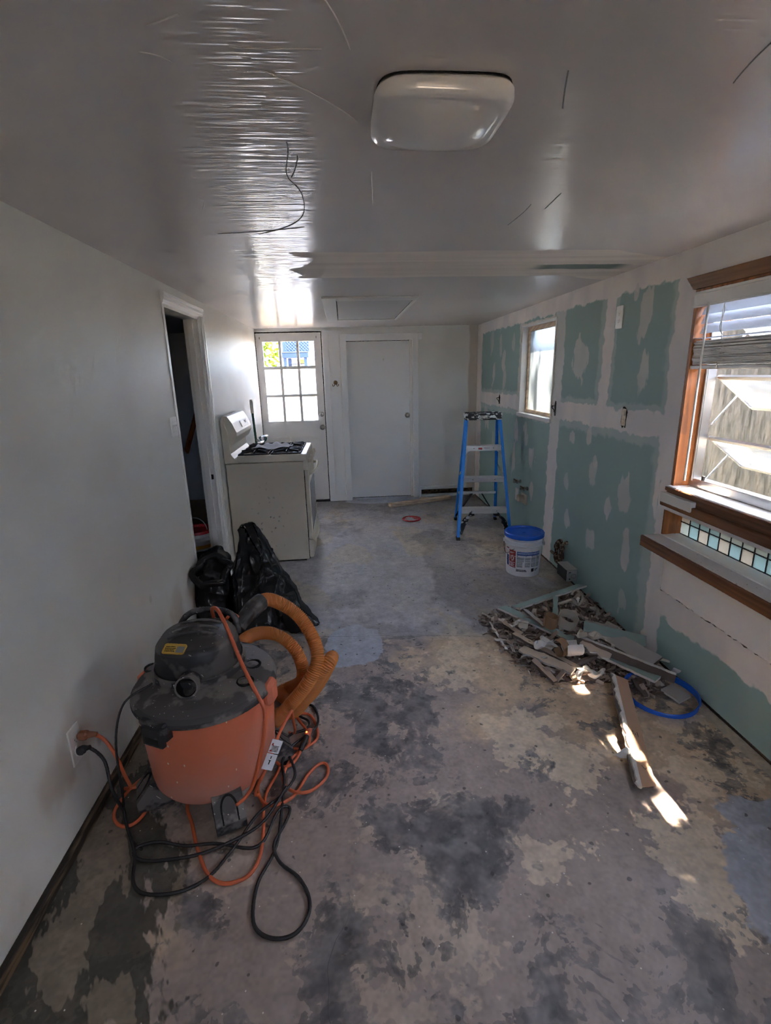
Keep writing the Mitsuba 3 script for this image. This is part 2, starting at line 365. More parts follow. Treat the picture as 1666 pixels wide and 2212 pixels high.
mat('chrome', (0.30, 0.29, 0.27), 0.22, metallic=1.0)
mat('brass_dark', (0.16, 0.11, 0.06), 0.4, metallic=0.8)
mat('black_metal', (0.02, 0.02, 0.02), 0.45)
mat('white_plastic', (0.70, 0.69, 0.66), 0.3)
mat('almond_plastic', (0.55, 0.47, 0.36), 0.4)

# ------------------------------------------------------------------ structure
FO = (0.35, 0.85, 1.3, 2.0)           # window behind the photographer
def wall_mesh(axis, c0, c1, a0, a1, z0, z1, holes):
    """A wall slab as boxes round its holes. axis 'x': slab between x=c0 and c1, running along y."""
    As = sorted({a0, a1, *[h[0] for h in holes], *[h[1] for h in holes]})
    Zs = sorted({z0, z1, *[h[2] for h in holes], *[h[3] for h in holes]})
    ms = []
    for i in range(len(As) - 1):
        run = None
        for j in range(len(Zs) - 1):
            ca, cz = (As[i] + As[i + 1]) / 2, (Zs[j] + Zs[j + 1]) / 2
            solid = not any(h[0] < ca < h[1] and h[2] < cz < h[3] for h in holes)
            if solid:
                run = [Zs[j], Zs[j + 1]] if run is None else [run[0], Zs[j + 1]]
            if run and (not solid or j == len(Zs) - 2):
                b = (c0, c1, As[i], As[i + 1], *run) if axis == 'x' else (As[i], As[i + 1], c0, c1, *run)
                ms.append(bx(*b)); run = None
    return cat(ms)

W1 = (0.95, 2.50, 1.03, 2.00)        # big window: y0 y1 z0 z1
WS = (0.95, 2.53, 0.745, 0.885)      # leaded strip below it
W2 = (4.15, 4.95, 1.22, 2.05)        # small frosted window
DO = (3.31, 4.03, 0.0, 2.06)         # doorway in the left wall
DG = (-1.06, -0.235, 0.0, 2.165)     # glazed door
DI = (0.06, 0.90, 0.0, 2.04)         # flush door

struct('floor', bx(XL - 0.2, XR + 0.2, YF - 0.2, YB + 0.2, -0.12, 0.0), 'm_floor', label='bare concrete floor with dark adhesive residue')
struct('ceiling', bx(XL - 0.2, XR + 0.2, YF - 0.2, YB + 0.2, H, H + 0.15), 'm_ceiling', label='glossy off-white painted ceiling with a patched band')
struct('wall_left', wall_mesh('x', XL - .10, XL, YF, YB, 0.045, H, [DO]), 'm_wall_paint', label='white semi-gloss painted wall with a doorway')
struct('wall_right', wall_mesh('x', XR, XR + WT, YF, YB, 0.02, H, [W1, WS, W2]), 'm_wall_right', label='green drywall with joint compound over its seams')
struct('wall_back', wall_mesh('y', YB, YB + WT, XL - 0.2, XR + 0.2, 0.0, H, [DG, DI, (1.0, 1.72, 0.03, 0.105)]), 'm_wall_back', label='white painted end wall with two doors')
struct('wall_front', wall_mesh('y', YF - WT, YF, XL - 0.2, XR + 0.2, 0.0, H, [FO]), 'm_wall_back')
# dark bottom plates where the skirting is gone
struct('trim_1', cat(bx(XL - 0.12, XL + 0.022, YF, DO[0] - 0.02, 0.0, 0.045, 0.004), bx(XL - 0.12, XL + 0.022, 4.15, YB, 0.0, 0.045, 0.004)), 'm_rotten_wood', label='dark rotten bottom plate under the left wall')
struct('trim_2', bx(XR + 0.004, XR + 0.12, YF, YB, 0.0, 0.02), 'm_rotten_wood')
struct('trim_3', bx(0.98, 1.73, YB + 0.05, YB + 0.10, 0.0, 0.14), 'm_rotten_wood')

# --- side room behind the doorway
struct('wall_side_room', cat(bx(-2.7, -1.2, 7.0, 7.1, 0, H), bx(-2.8, -2.7, 2.4, 7.1, 0, H), bx(-2.8, -1.145, 2.3, 2.4, 0, H)), 'm_side_room')
struct('floor_side_room', bx(-2.8, -1.145, 2.3, 7.1, -0.1, -0.001), 'm_side_floor')
struct('ceiling_side_room', bx(-2.8, -1.145, 2.3, 7.1, H, H + 0.1), 'm_side_room')
struct('wall_side_room_001', bx(-1.25, -1.2, 6.4, 7.1, 0, H), 'm_side_room')

# --- doorway lining and moulded casing
J = 0.02
struct('door_3', cat(bx(XL - .10, XL + 0.002, DO[1], DO[1] + J, 0, DO[3]), bx(XL - .10, XL + 0.002, DO[0] - J, DO[0], 0, DO[3]), bx(XL - .10, XL + 0.002, DO[0] - J, DO[1] + J, DO[3], DO[3] + J),
                     bx(XL - 0.07, XL - 0.035, DO[1] - 0.012, DO[1], 0, DO[3])), 'm_white_trim', label='white lining of the doorway in the left wall')
def moulding(w, d):
    return Polygon([(0, 0), (w, 0), (w, d * .55), (w * .93, d * .9), (w * .86, d), (w * .72, d), (w * .66, d * .72), (w * .60, d * .82), (w * .44, d * .82), (w * .38, d * .55), (w * .16, d * .45), (w * .10, d * .25), (0, d * .2)])
vm = frame(prism(moulding(0.115, 0.024), 2.085), (XL, DO[1] + 0.008, 0), (0, 1, 0), (1, 0, 0), (0, 0, 1))
hm = frame(prism(moulding(0.075, 0.026), DO[1] + 0.125 - DO[0] + 0.03), (XL, DO[0] - 0.03, DO[3] + 0.012), (0, 0, 1), (1, 0, 0), (0, 1, 0))
struct('trim_4', vm, 'm_white_trim', label='moulded white casing on the far side of the doorway')
struct('trim_5', hm, 'm_white_trim', label='moulded white casing over the doorway')
struct('trim_6', bx(XL, XL + 0.004, DO[0] - 0.035, DO[0], 0.05, DO[3] + 0.02), 'm_white_trim')
obj('door_3__strike_hole', bx(XL - 0.030, XL - 0.012, DO[1] - 0.0015, DO[1] + 0.002, 0.86, 0.90), 'm_dark', kind='structure')

# --- glazed back door
yd = YB + 0.03
dx0, dx1 = DG[0] + 0.014, DG[1] - 0.012
PX = [(-0.965, -0.772), (-0.742, -0.553), (-0.523, -0.335)]
PZ = [(1.755, 2.05), (1.41, 1.72), (1.075, 1.38)]
lite_holes = [(a, b, c, d) for a, b in PX for c, d in PZ]
pan = [(-0.93, -0.71, 0.28, 0.87), (-0.60, -0.31, 0.28, 0.87)]
struct('door_1', wall_mesh('y', yd, yd + 0.042, dx0, dx1, 0.02, 2.15, lite_holes), 'm_white_trim', label='white back door with nine small panes')
for i, (a, b, c, d) in enumerate(lite_holes):
    clear = i % 3 == 0
    obj(num('door_1__pane'), bx(a - .002, b + .002, yd + 0.018, yd + 0.019, c - .002, d + .002) if not clear else
        trimesh.Trimesh([[a, yd + .018, c], [b, yd + .018, c], [b, yd + .018, d], [a, yd + .018, d]], [[0, 1, 2], [0, 2, 3]], process=False), 'm_glass' if clear else 'm_frosted', kind='structure')
for a, b, c, d in pan:
    w = 0.012
    obj(num('door_1__panel'), cat(bx(a, b, yd - .009, yd, c, c + w), bx(a, b, yd - .009, yd, d - w, d), bx(a, a + w, yd - .009, yd, c, d), bx(b - w, b, yd - .009, yd, c, d), bx(a + .03, b - .03, yd - .003, yd, c + .03, d - .03, .002)), 'm_white_trim', kind='structure')
def knob(x, z, y, r, L):
    m = lathe([(0, 0), (r * 1.25, 0), (r * 1.25, 0.006), (r * 0.5, 0.010), (r * 0.45, L * .45), (r * .85, L * .55), (r, L * .75), (r * .9, L * .95), (r * .5, L), (0, L)], 28)
    return frame(m, (x, y, z), (1, 0, 0), (0, 0, 1), (0, -1, 0))
obj('door_1__knob', knob(-0.285, 0.985, yd, 0.027, 0.06), 'm_chrome', 40, kind='structure')
obj('door_1__deadbolt', frame(lathe([(0, 0), (.03, 0), (.03, .008), (.022, .018), (0, .02)], 28), (-0.285, yd, 1.15), (1, 0, 0), (0, 0, 1), (0, -1, 0)), 'm_chrome', 40, kind='structure')
obj('door_1__hook', bx(-1.0, -0.992, yd - .006, yd, 2.08, 2.105), 'm_brass_dark', kind='structure')
obj('door_1__hook_001', bx(-0.305, -0.297, yd - .006, yd, 2.085, 2.11), 'm_brass_dark', kind='structure')
struct('trim_7', cat(bx(DG[0] - .12, DG[0], YB, YB + WT, 0, 2.165), bx(DG[0] - .0, DG[0] + .004, YB + .075, YB + WT, 0, 2.165), bx(DG[1] - .004, DG[1], YB + .075, YB + WT, 0, 2.165), bx(DG[0], DG[1], YB - .02, YB + WT + .05, -0.02, 0.018), bx(DG[0] - .02, DG[0] + .04, YB + .078, YB + WT, 0, 2.165), bx(DG[1] - .04, DG[1] + .02, YB + .078, YB + WT, 0, 2.165), bx(DG[0], DG[1], YB + .078, YB + WT, 2.11, 2.19)), 'm_dark')
struct('trim_14', bx(DI[0] - .05, DI[1] + .05, YB + .08, YB + WT + .02, 0, DI[3] + .05), 'm_dark')

# --- boards between the doors, casing, flush door
struct('trim_8', bx(-0.228, 0.02, YB - 0.016, YB + 0.001, 0.0, 2.17, 0.003), 'm_white_door', label='wide white board between the two back doors')
obj('trim_8__panel', cat(bx(-0.157, -0.147, YB - .022, YB - .015, .09, 2.12, .002), bx(-0.028, -0.013, YB - .026, YB - .015, .09, 2.12, .003), bx(-0.155, -0.013, YB - .019, YB - .015, .085, .092)), 'm_white_trim', kind='structure')
struct('trim_9', cat(bx(-0.012, DI[0] + .005, YB - .032, YB, 0, 2.12, .004), bx(DI[1] - .005, 0.968, YB - .032, YB, 0.02, 2.12, .004), bx(-0.012, 1.02, YB - .030, YB, DI[3] - .005, 2.12, .004), bx(0.965, 1.0, YB - .03, YB, 0.0, 0.16, .003)), 'm_white_door', label='white casing round the flush door')
struct('door_2', bx(DI[0] + .004, DI[1] - .004, YB + .040, YB + .078, 0.02, DI[3] - .006, .002), 'm_white_door', label='plain white flush door in the back wall')
obj('door_2__gap', cat(bx(DI[0], DI[0] + .005, YB + .038, YB + .05, .02, DI[3]), bx(DI[0], DI[1], YB + .038, YB + .05, DI[3] - .007, DI[3]), bx(DI[0], DI[1], YB + .03, YB + .05, .018, .024)), 'm_dark', kind='structure')
obj('door_2__edge_strip', bx(0.862, DI[1] - .002, YB + .012, YB + .040, 0.02, DI[3] - .004), 'm_white_trim', kind='structure')
obj('door_2__knob', knob(0.828, 1.105, YB + .04, 0.027, 0.06), 'm_chrome', 40, kind='structure')
obj('door_2__mark', frame(prism(Polygon([(.012 * math.cos(a) * (1.3 if i % 2 else .5), .018 * math.sin(a) * (1.3 if i % 2 else .5)) for i, a in enumerate(np.linspace(0, 2 * np.pi, 12, endpoint=False))]), .0008), (0.53, YB + .0395, 1.81), (1, 0, 0), (0, 0, 1), (0, -1, 0)), 'm_dull_aluminium', kind='structure')
struct('trim_10', bx(DI[0], DI[1], YB + .01, YB + .14, 0.0, 0.02), 'm_floor')
struct('baseboard_back', bx(1.0, 1.66, YB - .012, YB, 0.105, 0.15, .002), 'm_wall_back', label='broken skirting on the back wall')

# --- attic hatch in the ceiling
HX0, HX1, HY0, HY1 = -0.02, 0.585, 4.18, 5.62
struct('trim_11', cat(bx(HX0 - .11, HX0, HY0 - .16, HY1 + .1, H - .014, H, .003), bx(HX1, HX1 + .018, HY0 - .05, HY1 + .05, H - .02, H, .003), bx(HX0 - .11, HX1 + .02, HY0 - .16, HY0, H - .012, H, .003), bx(HX0 - .11, HX1 + .02, HY1, HY1 + .09, H - .012, H, .003)), 'm_hatch_frame' if mat('hatch_frame', (0.60, 0.595, 0.58), .45) else '', label='white frame of the attic hatch')
obj('trim_11__hatch_panel', bx(HX0 + .006, HX1 - .006, HY0 + .006, HY1 - .006, H - .004, H + .002), 'm_hatch' if mat('hatch', (0.50, 0.50, 0.49), .6) else '', kind='structure')
obj('trim_11__gap', cat(bx(HX0, HX0 + .006, HY0, HY1, H - .002, H), bx(HX1 - .006, HX1, HY0, HY1, H - .002, H), bx(HX0, HX1, HY0, HY0 + .006, H - .002, H), bx(HX0, HX1, HY1 - .006, HY1, H - .002, H)), 'm_dark', kind='structure')

# --- small frosted window, right wall
y0, y1, z0, z1 = W2
jam = 0.018
struct('window_2', cat(bx(XR - .004, XR + .11, y1 - jam, y1, z0, z1), bx(XR - .004, XR + .11, y0, y0 + jam, z0, z1), bx(XR - .004, XR + .11, y0, y1, z1 - jam, z1), bx(XR - .02, XR + .11, y0 - .01, y1 + .01, z0 - .012, z0 + jam)), 'm_white_trim', label='bare frame of the small frosted window')
obj('window_2__sash', cat(bx(XR + .05, XR + .085, y1 - .055, y1 - jam, z0 + jam, z1 - jam, .003), bx(XR + .05, XR + .085, y0 + jam, y0 + .055, z0 + jam, z1 - jam, .003), bx(XR + .05, XR + .085, y0 + jam, y1 - jam, z1 - .06, z1 - jam, .003), bx(XR + .05, XR + .085, y0 + jam, y1 - jam, z0 + jam, z0 + .05, .003)), 'm_raw_wood', label='raw wooden sash', kind='structure')
def frost2(p, n, uv):
    s = fbm(p.y * 7, p.z * 2.0, 1.0, 3)
    return mix(C3(0.17, 0.19, 0.205), C3(0.42, 0.455, 0.475), smoothstep(0.3, 0.65, s + 0.25 * smoothstep(1.8, 1.9, p.z)))
scene['m_frost_window'] = {'type': 'principledthin', 'base_color': proc(frost2), 'roughness': 0.30, 'diff_trans': 1.2, 'spec_trans': 0.70, 'eta': 1.5}
obj('window_2__pane', bx(XR + .066, XR + .068, y0 + .05, y1 - .05, z0 + .045, z1 - .055), 'm_frost_window', kind='structure')
rg = np.random.default_rng(5)
ch = []
for side in range(4):
    L = (z1 - z0) if side < 2 else (y1 - y0)
    t = 0
    while t < L:
        w = rg.uniform(.02, .07); d = rg.uniform(.004, .018); o = rg.uniform(.0, .006)
        if side == 0: ch.append(bx(XR - .003 - o, XR + .004, y1 - .004, y1 + d, z0 + t, z0 + min(t + w, L)))
        if side == 1: ch.append(bx(XR - .003 - o, XR + .004, y0 - d, y0 + .004, z0 + t, z0 + min(t + w, L)))
        if side == 2: ch.append(bx(XR - .003 - o, XR + .004, y0 + t, y0 + min(t + w, L), z1 - .004, z1 + d * .7))
        if side == 3: ch.append(bx(XR - .003 - o * 2, XR + .004, y0 + t, y0 + min(t + w, L), z0 - d - .008, z0))
        t += w
mat('gypsum', (0.66, 0.63, 0.58), 0.85)
obj('window_2__broken_edge', cat(ch), 'm_gypsum', label='chipped white edge round the opening', kind='stuff')

# --- big window, right wall
y0, y1, z0, z1 = W1
XG = XR + .085
struct('window_1', cat(bx(XR - .003, XR + WT, y1 - .022, y1, z0, z1), bx(XR - .003, XR + WT, y0, y0 + .022, z0, z1), bx(XR - .003, XR + WT, y0, y1, z1 - .02, z1)), 'm_orange_wood', label='stained wooden lining of the big window')
obj('window_1__casing', cat(frame(prism(Polygon([(y0 - .05, 2.0), (y1 - .005, 2.0), (y1 + .055, 2.060), (y0 - .05, 2.060)]), .022), (XR, 0, 0), (0, 1, 0), (0, 0, 1), (-1, 0, 0))), 'm_brown_wood', label='dark brown head casing', kind='structure')
obj('window_1__sill', bx(XR - .028, XR + .10, y0, y1 + .0, z0 - .022, z0, .003), 'm_white_trim', label='narrow dusty sill', kind='structure')
obj('window_1__sill_nosing', bx(XR - .034, XR - .026, y0, y1 + .0, z0 - .026, z0 - .006, .002), 'm_brown_wood', kind='structure')
fr = 0.022
obj('window_1__frame', cat(bx(XG, XG + .05, y1 - .022 - fr, y1 - .022, z0, z1 - .02, .003), bx(XG, XG + .05, y0 + .022, y0 + .022 + fr, z0, z1 - .02, .003), bx(XG - .005, XG + .05, y0 + .022, y1 - .022, z0, z0 + .045, .003), bx(XG, XG + .05, y0 + .022, y1 - .022, z1 - .05, z1 - .02, .003),
    bx(XG - .012, XG - .004, y1 - .05, y1 - .042, z0 + .03, z1 - .02, .002)), 'm_aluminium', label='aluminium window frame', kind='structure')
obj('window_1__latch', bx(XG - .012, XG, y1 - .135, y1 - .12, z0 + .045, z0 + .07, .002), 'm_black_metal', label='small black latch', kind='structure')
# opened frosted awning panes
def haze(p, n, uv): return 0.12 + 0.26 * smoothstep(0.35, 0.7, fbm(p.y * 3, p.x * 9, p.z * 9, 3))
scene['m_awning'] = {'type': 'blendbsdf', 'weight': proc(haze), 'bsdf_0': {'type': 'thindielectric', 'int_ior': 1.5}, 'bsdf_1': {'type': 'principledthin', 'base_color': rgb(0.5, 0.52, 0.53), 'roughness': 0.35, 'diff_trans': 1.0, 'spec_trans': 0.0, 'eta': 1.5}}
XH = XR + .145
for k, zh in enumerate((1.89, 1.586, 1.282)):
    ang = math.radians(38)
    L = 0.25
    ex = np.array([math.cos(ang), 0, -math.sin(ang)])        # out and down
    nn = np.array([math.sin(ang), 0, math.cos(ang)])
    o = np.array([XH, y0 + .05, zh]); W = y1 - y0 - .10
    key = num('window_1__awning_pane')
    obj(key, frame(bx(0, L, 0, W, -.002, .002), o, ex, (0, 1, 0), nn), 'm_awning', label='frosted awning pane swung outwards', kind='structure')
    obj(key + '__rail', cat(frame(bx(L - .012, L + .012, 0, W, -.006, .006), o, ex, (0, 1, 0), nn), frame(bx(-.012, .014, 0, W, -.006, .006), o, ex, (0, 1, 0), nn), frame(bx(0, L, W - .008, W + .004, -.006, .006), o, ex, (0, 1, 0), nn), frame(bx(0, L, -.004, .008, -.006, .006), o, ex, (0, 1, 0), nn)), 'm_aluminium', kind='structure')
    key2 = num('window_1__stay_arm')
    a = o + np.array([0, W + .01, -.24]); b = o + ex * L * .55 + np.array([0, W - .005, -.006])
    obj(key2, rod(a, b, .005, 6), 'm_dull_aluminium', kind='structure')

# --- strip of leaded glass squares below the big window, with its ledges
y0, y1, z0, z1 = WS
struct('window_3', cat(bx(XR - .002, XR + .12, y1 - .012, y1, z0, z1), bx(XR - .002, XR + .12, y0, y0 + .012, z0, z1)), 'm_orange_wood', label='orange-brown lining of the strip window')
XT = XR + .100
ts = 0.0735
scene['m_pearl_a'] = {'type': 'principledthin', 'base_color': rgb(0.50, 0.52, 0.47), 'roughness': 0.3, 'diff_trans': 1.8, 'spec_trans': 0.0, 'eta': 1.5}
scene['m_pearl_b'] = {'type': 'principledthin', 'base_color': rgb(0.40, 0.48, 0.46), 'roughness': 0.3, 'diff_trans': 1.8, 'spec_trans': 0.0, 'eta': 1.5}
scene['m_pearl_c'] = {'type': 'principledthin', 'base_color': rgb(0.53, 0.49, 0.42), 'roughness': 0.3, 'diff_trans': 1.8, 'spec_trans': 0.0, 'eta': 1.5}
nt = int((y1 - y0 - .024) / ts)
lead = []
hh = (z1 - z0) / 2
for i in range(nt):
    ya = y1 - .012 - (i + 1) * ts
    for r_ in range(2):
        za = z0 + r_ * hh
        obj(num('window_3__glass_square'), bx(XT, XT + .003, ya + .002, ya + ts - .002, za + .002, za + hh - .002, .001), rg.choice(['m_pearl_a', 'm_pearl_b', 'm_pearl_c']), kind='structure')
    lead.append(bx(XT - .003, XT + .006, ya - .0025, ya + .0025, z0, z1))
lead += [bx(XT - .003, XT + .006, y0, y1, z0 + hh - .0025, z0 + hh + .0025), bx(XT - .003, XT + .006, y0, y1, z0 - .001, z0 + .004), bx(XT - .003, XT + .006, y0, y1, z1 - .004, z1 + .001)]
obj('window_3__lead', cat(lead), 'm_black_metal', label='black lead strips', kind='structure')
struct('trim_12', cat(bx(XR - .022, XR + .06, y0, y1 + .018, 0.910, 0.958, .004), bx(XR - .002, XR + .03, y0, y1 - .0, .955, 1.005, .003)), 'm_brown_wood', label='dark brown rail under the big window')
obj('trim_12__grey_cover', bx(XR - .030, XR + .01, 2.29, y1 + .012, 0.932, 0.985, .003), 'm_gypsum', label='grey painted end piece', kind='structure')
struct('trim_13', bx(XR - .105, XR - .09, 0.7, 2.555, 0.675, 0.735, .003), 'm_brown_wood', label='brown front edge of the window shelf')
def shelf_color(p, n, uv):
    d1, d2, w = voronoi(p.x * 40, p.y * 40)
    return mix(mix(C3(0.56, 0.53, 0.52), C3(0.64, 0.6, 0.58), fbm(p.x * 6, p.y * 6, 0.0, 3)), C3(0.12, 0.1, 0.08), (1 - smoothstep(0.06, 0.14, d1)) * (w > 0.93))
mat('shelf', proc(shelf_color), 0.5)
obj('trim_13__shelf_top', bx(XR - .091, XR + .13, 0.7, 2.55, 0.70, 0.737, .002), 'm_shelf', label='dusty white shelf top', kind='structure')
# old wall panel edge under the shelf: raised sheet with a torn lower edge
def jag_strip(a, b, step, amp, seed):
    r = np.random.default_rng(seed); n = int((b - a) / step)
    return [(a + (b - a) * i / n, r.uniform(-amp, amp)) for i in range(n + 1)]
pts = jag_strip(0.6, 2.46, .02, .004, 3)
poly = Polygon([(0.6, 0.675), *[(a, 0.44 + d + .0) for a, d in pts], (2.462, 0.60), (2.458, 0.675)])
obj('wall_right__panel', frame(prism(poly, .012), (XR, 0, 0), (0, 1, 0), (0, 0, 1), (-1, 0, 0)), 'm_wall_right', label='raised old wall panel with a torn lower edge', kind='structure')
poly = Polygon([(0.6, .447), *[(a, 0.434 + d * 1.3) for a, d in jag_strip(0.6, 2.47, .012, .004, 8)], (2.47, .447)])
obj('wall_right__torn_edge', frame(prism(poly, .006), (XR, 0, 0), (0, 1, 0), (0, 0, 1), (-1, 0, 0)), 'm_rotten_wood', kind='structure')

# --- outside: neighbour's wall, ground, roof overhang, yard behind the back door
def tagged(key, mesh, m, label, c, smooth=False, group=None): return obj(key, mesh, m, smooth, label, c, group)
struct('ground', bx(-30, 30, -25, 40, -0.35, -0.13), 'm_soil')
thing('neighbour_building', 'brown rough stucco building close outside the big window', 'building')
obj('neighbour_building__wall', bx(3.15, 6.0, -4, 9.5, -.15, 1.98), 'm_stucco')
obj('neighbour_building__eave', bx(3.08, 6.2, -4.2, 9.7, 1.98, 2.06, .01), 'm_brown_wood')
struct('roof', cat(bx(XL - .6, XR + .34, YF - .6, YB + .35, H + .17, H + .27)), 'm_rotten_wood')

# ================================================================== objects
def loft(rings, cap=True):
    n = len(rings[0]); v = np.vstack(rings)
    i, j = np.meshgrid(np.arange(len(rings) - 1), np.arange(n), indexing='ij')
    q = np.stack([i * n + j, i * n + (j + 1) % n, (i + 1) * n + (j + 1) % n, (i + 1) * n + j], -1).reshape(-1, 4)
    f = np.vstack([q[:, [0, 1, 2]], q[:, [0, 2, 3]]])
    if cap:
        k = len(v); v = np.vstack([v, rings[0].mean(0), rings[-1].mean(0)]); e = (len(rings) - 1) * n; j = np.arange(n)
        f = np.vstack([f, np.stack([(j + 1) % n, j, np.full(n, k)], -1), np.stack([e + j, e + (j + 1) % n, np.full(n, k + 1)], -1)])
    return trimesh.Trimesh(v, f, process=False)

def super_ring(cx, cy, z, rx, ry, pw=2.0, n=56):
    a = np.arange(n) * 2 * np.pi / n
    c, s = np.cos(a), np.sin(a)
    return np.stack([cx + rx * np.sign(c) * np.abs(c) ** (2 / pw), cy + ry * np.sign(s) * np.abs(s) ** (2 / pw), np.full(n, z)], -1)

def torus(R, r, n=48, m=10, arc=(0, 2 * math.pi)):
    full = abs(arc[1] - arc[0] - 2 * math.pi) < 1e-6
    a = np.linspace(arc[0], arc[1], n + 1)
    return tube(np.stack([R * np.cos(a), R * np.sin(a), 0 * a], -1), r, m, cap=not full)

def beam(a, b, w, d, up=(0, -1, 0)):
    """A box of width w and depth d from point a to b; the depth lies towards `up`."""
    a, b = np.array(a, float), np.array(b, float)
    t = b - a; L = np.linalg.norm(t); t /= L
    u = np.array(up, float); u -= t * (u @ t); u /= np.linalg.norm(u)
    s = np.cross(t, u)
    return frame(bx(-w / 2, w / 2, -d / 2, d / 2, 0, L, min(w, d) * .12), a, s, u, t)

# ------------------------------------------------------------------ ceiling light
scene['m_lamp_glass'] = {'type': 'twosided', 'bsdf': {'type': 'principled', 'base_color': rgb(0.62, 0.60, 0.58), 'roughness': 0.08, 'specular': 0.6, 'clearcoat': 0.6, 'clearcoat_gloss': 0.95}}
thing('ceiling_light', 'square white glass ceiling light with rounded corners, switched off', 'ceiling light')
cx, cy = 0.232, 1.258
part('ceiling_light', 'shade', loft([super_ring(cx, cy, z, h, h * .93, pw) for z, h, pw in ((H - .002, .137, 5), (H - .012, .143, 5), (H - .028, .143, 5), (H - .037, .137, 4.5), (H - .040, .126, 4.2), (H - .038, .119, 4), (H - .044, .108, 3.5), (H - .054, .085, 2.8), (H - .060, .055, 2.2), (H - .063, .02, 2), (H - .0632, .004, 2))]), 'm_lamp_glass', True)
part('ceiling_light', 'pan', loft([super_ring(cx, cy, H - .003, .130, .121, 5), super_ring(cx, cy, H - .0, .1385, .1295, 5)]), 'm_dark', 40)

# ------------------------------------------------------------------ switches, sockets, wall fittings
def plate(key, o, ex, ey, ez, w, h, label, c, toggles=0, sockets=0, m='m_white_plastic'):
    thing(key, label, c)
    part(key, 'cover_plate', frame(bx(-w / 2, w / 2, -h / 2, h / 2, 0, .007, .003), o, ex, ey, ez), m)
    for i in range(toggles):
        x = (i - (toggles - 1) / 2) * .046
        part(key, 'toggle', frame(cat(bx(x - .006, x + .006, -.013, .013, .006, .009, .001), rot(bx(x - .004, x + .004, -.005, .005, .006, .022, .001), -25, (1, 0, 0))), o, ex, ey, ez), m)
        for sy in (-.03, .03):
            part(key, 'screw', frame(mv(lathe([(0, 0), (.004, 0), (.003, .0015), (0, .002)], 12), x, sy, .007), o, ex, ey, ez), 'm_dull_aluminium')
    for i in range(sockets):
        y = (i - (sockets - 1) / 2) * .04
        part(key, 'socket', frame(mv(loft([super_ring(0, y, .006, .016, .0135, 3, 24), super_ring(0, y, .0085, .0155, .013, 3, 24)]), 0, 0, 0), o, ex, ey, ez), m)
        part(key, 'slot', frame(cat(bx(-.008, -.006, y - .004, y + .005, .008, .0088), bx(.006, .008, y - .004, y + .005, .008, .0088), bx(-.002, .002, y - .011, y - .008, .008, .0088)), o, ex, ey, ez), 'm_dark')
plate('light_switch', (XL, 3.20, 1.36), (0, 1, 0), (0, 0, 1), (1, 0, 0), .116, .118, 'white double light switch on the left wall beside the doorway', 'light switch', toggles=2)
plate('wall_outlet', (XL, 1.645, 0.355), (0, 1, 0), (0, 0, 1), (1, 0, 0), .075, .15, 'white wall outlet low on the left wall with two cords plugged in', 'wall outlet', sockets=2)
plate('wall_switch', (XR, 3.19, 1.945), (0, 1, 0), (0, 0, 1), (-1, 0, 0), .078, .135, 'white switch plate high on the green drywall', 'wall switch', sockets=2)

def cutout(key, y, z, w, h, label, seed, box=False):
    thing(key, label, 'outlet cutout')
    r = np.random.default_rng(seed)
    ring = [(w / 2 * math.copysign(abs(math.cos(a)) ** .5, math.cos(a)) * r.uniform(.75, 1.2), h / 2 * math.copysign(abs(math.sin(a)) ** .5, math.sin(a)) * r.uniform(.8, 1.15)) for a in np.linspace(0, 2 * np.pi, 26, endpoint=False)]
    part(key, 'hole', frame(prism(Polygon(ring).buffer(0), .0012), (XR, y, z), (0, 1, 0), (0, 0, 1), (-1, 0, 0)), 'm_dark')
    if box:
        part(key, 'box', frame(cat(bx(-w * .36, w * .36, -h * .42, h * .42, .001, .004, .001), *[bx(-w * .2, w * .2, s * h * .2 - .012, s * h * .2 + .012, .003, .012, .003) for s in (-1, 1)]), (XR, y, z), (0, 1, 0), (0, 0, 1), (-1, 0, 0)), 'm_almond_plastic')
    else:
        p_, _ = spline([(-.004, .02, 0), (-.03, .0, -.01), (-.02, -.02, -.03), (-.012, 0, -.045)], .004)
        part(key, 'wire', mv(tube(p_, .004, 6), XR, y, z + .02), 'm_black_metal', True)
cutout('outlet_cutout', 3.03, 1.345, .06, .125, 'ragged outlet hole with a bare receptacle in the horizontal drywall seam', 1, True)
cutout('outlet_cutout_001', 4.075, 1.33, .035, .12, 'narrow ragged hole with wires just right of the small frosted window', 2)
cutout('outlet_cutout_002', 5.60, 1.33, .05, .10, 'small dark hole with a hanging wire above the blue ladder', 3)

# coat hook
thing('coat_hook', 'small double coat hook on the board between the back doors', 'coat hook')
hk = lambda s: tube(spline([(0, -.004, .01), (s * .012, -.012, -.012), (s * .02, -.022, -.03), (s * .033, -.03, -.028), (s * .036, -.034, -.008)], .004)[0], .0045, 8)
part('coat_hook', 'backplate', mv(frame(lathe([(0, 0), (.026, 0), (.024, .006), (.012, .012), (0, .013)], 24), (0, 0, .012), (1, 0, 0), (0, 0, 1), (0, -1, 0)), -.088, YB - .016, 1.53), 'm_brass_dark', 40)
for s in (-1, 1): part('coat_hook', 'prong', mv(hk(s), -.088, YB - .018, 1.53), 'm_brass_dark', True)

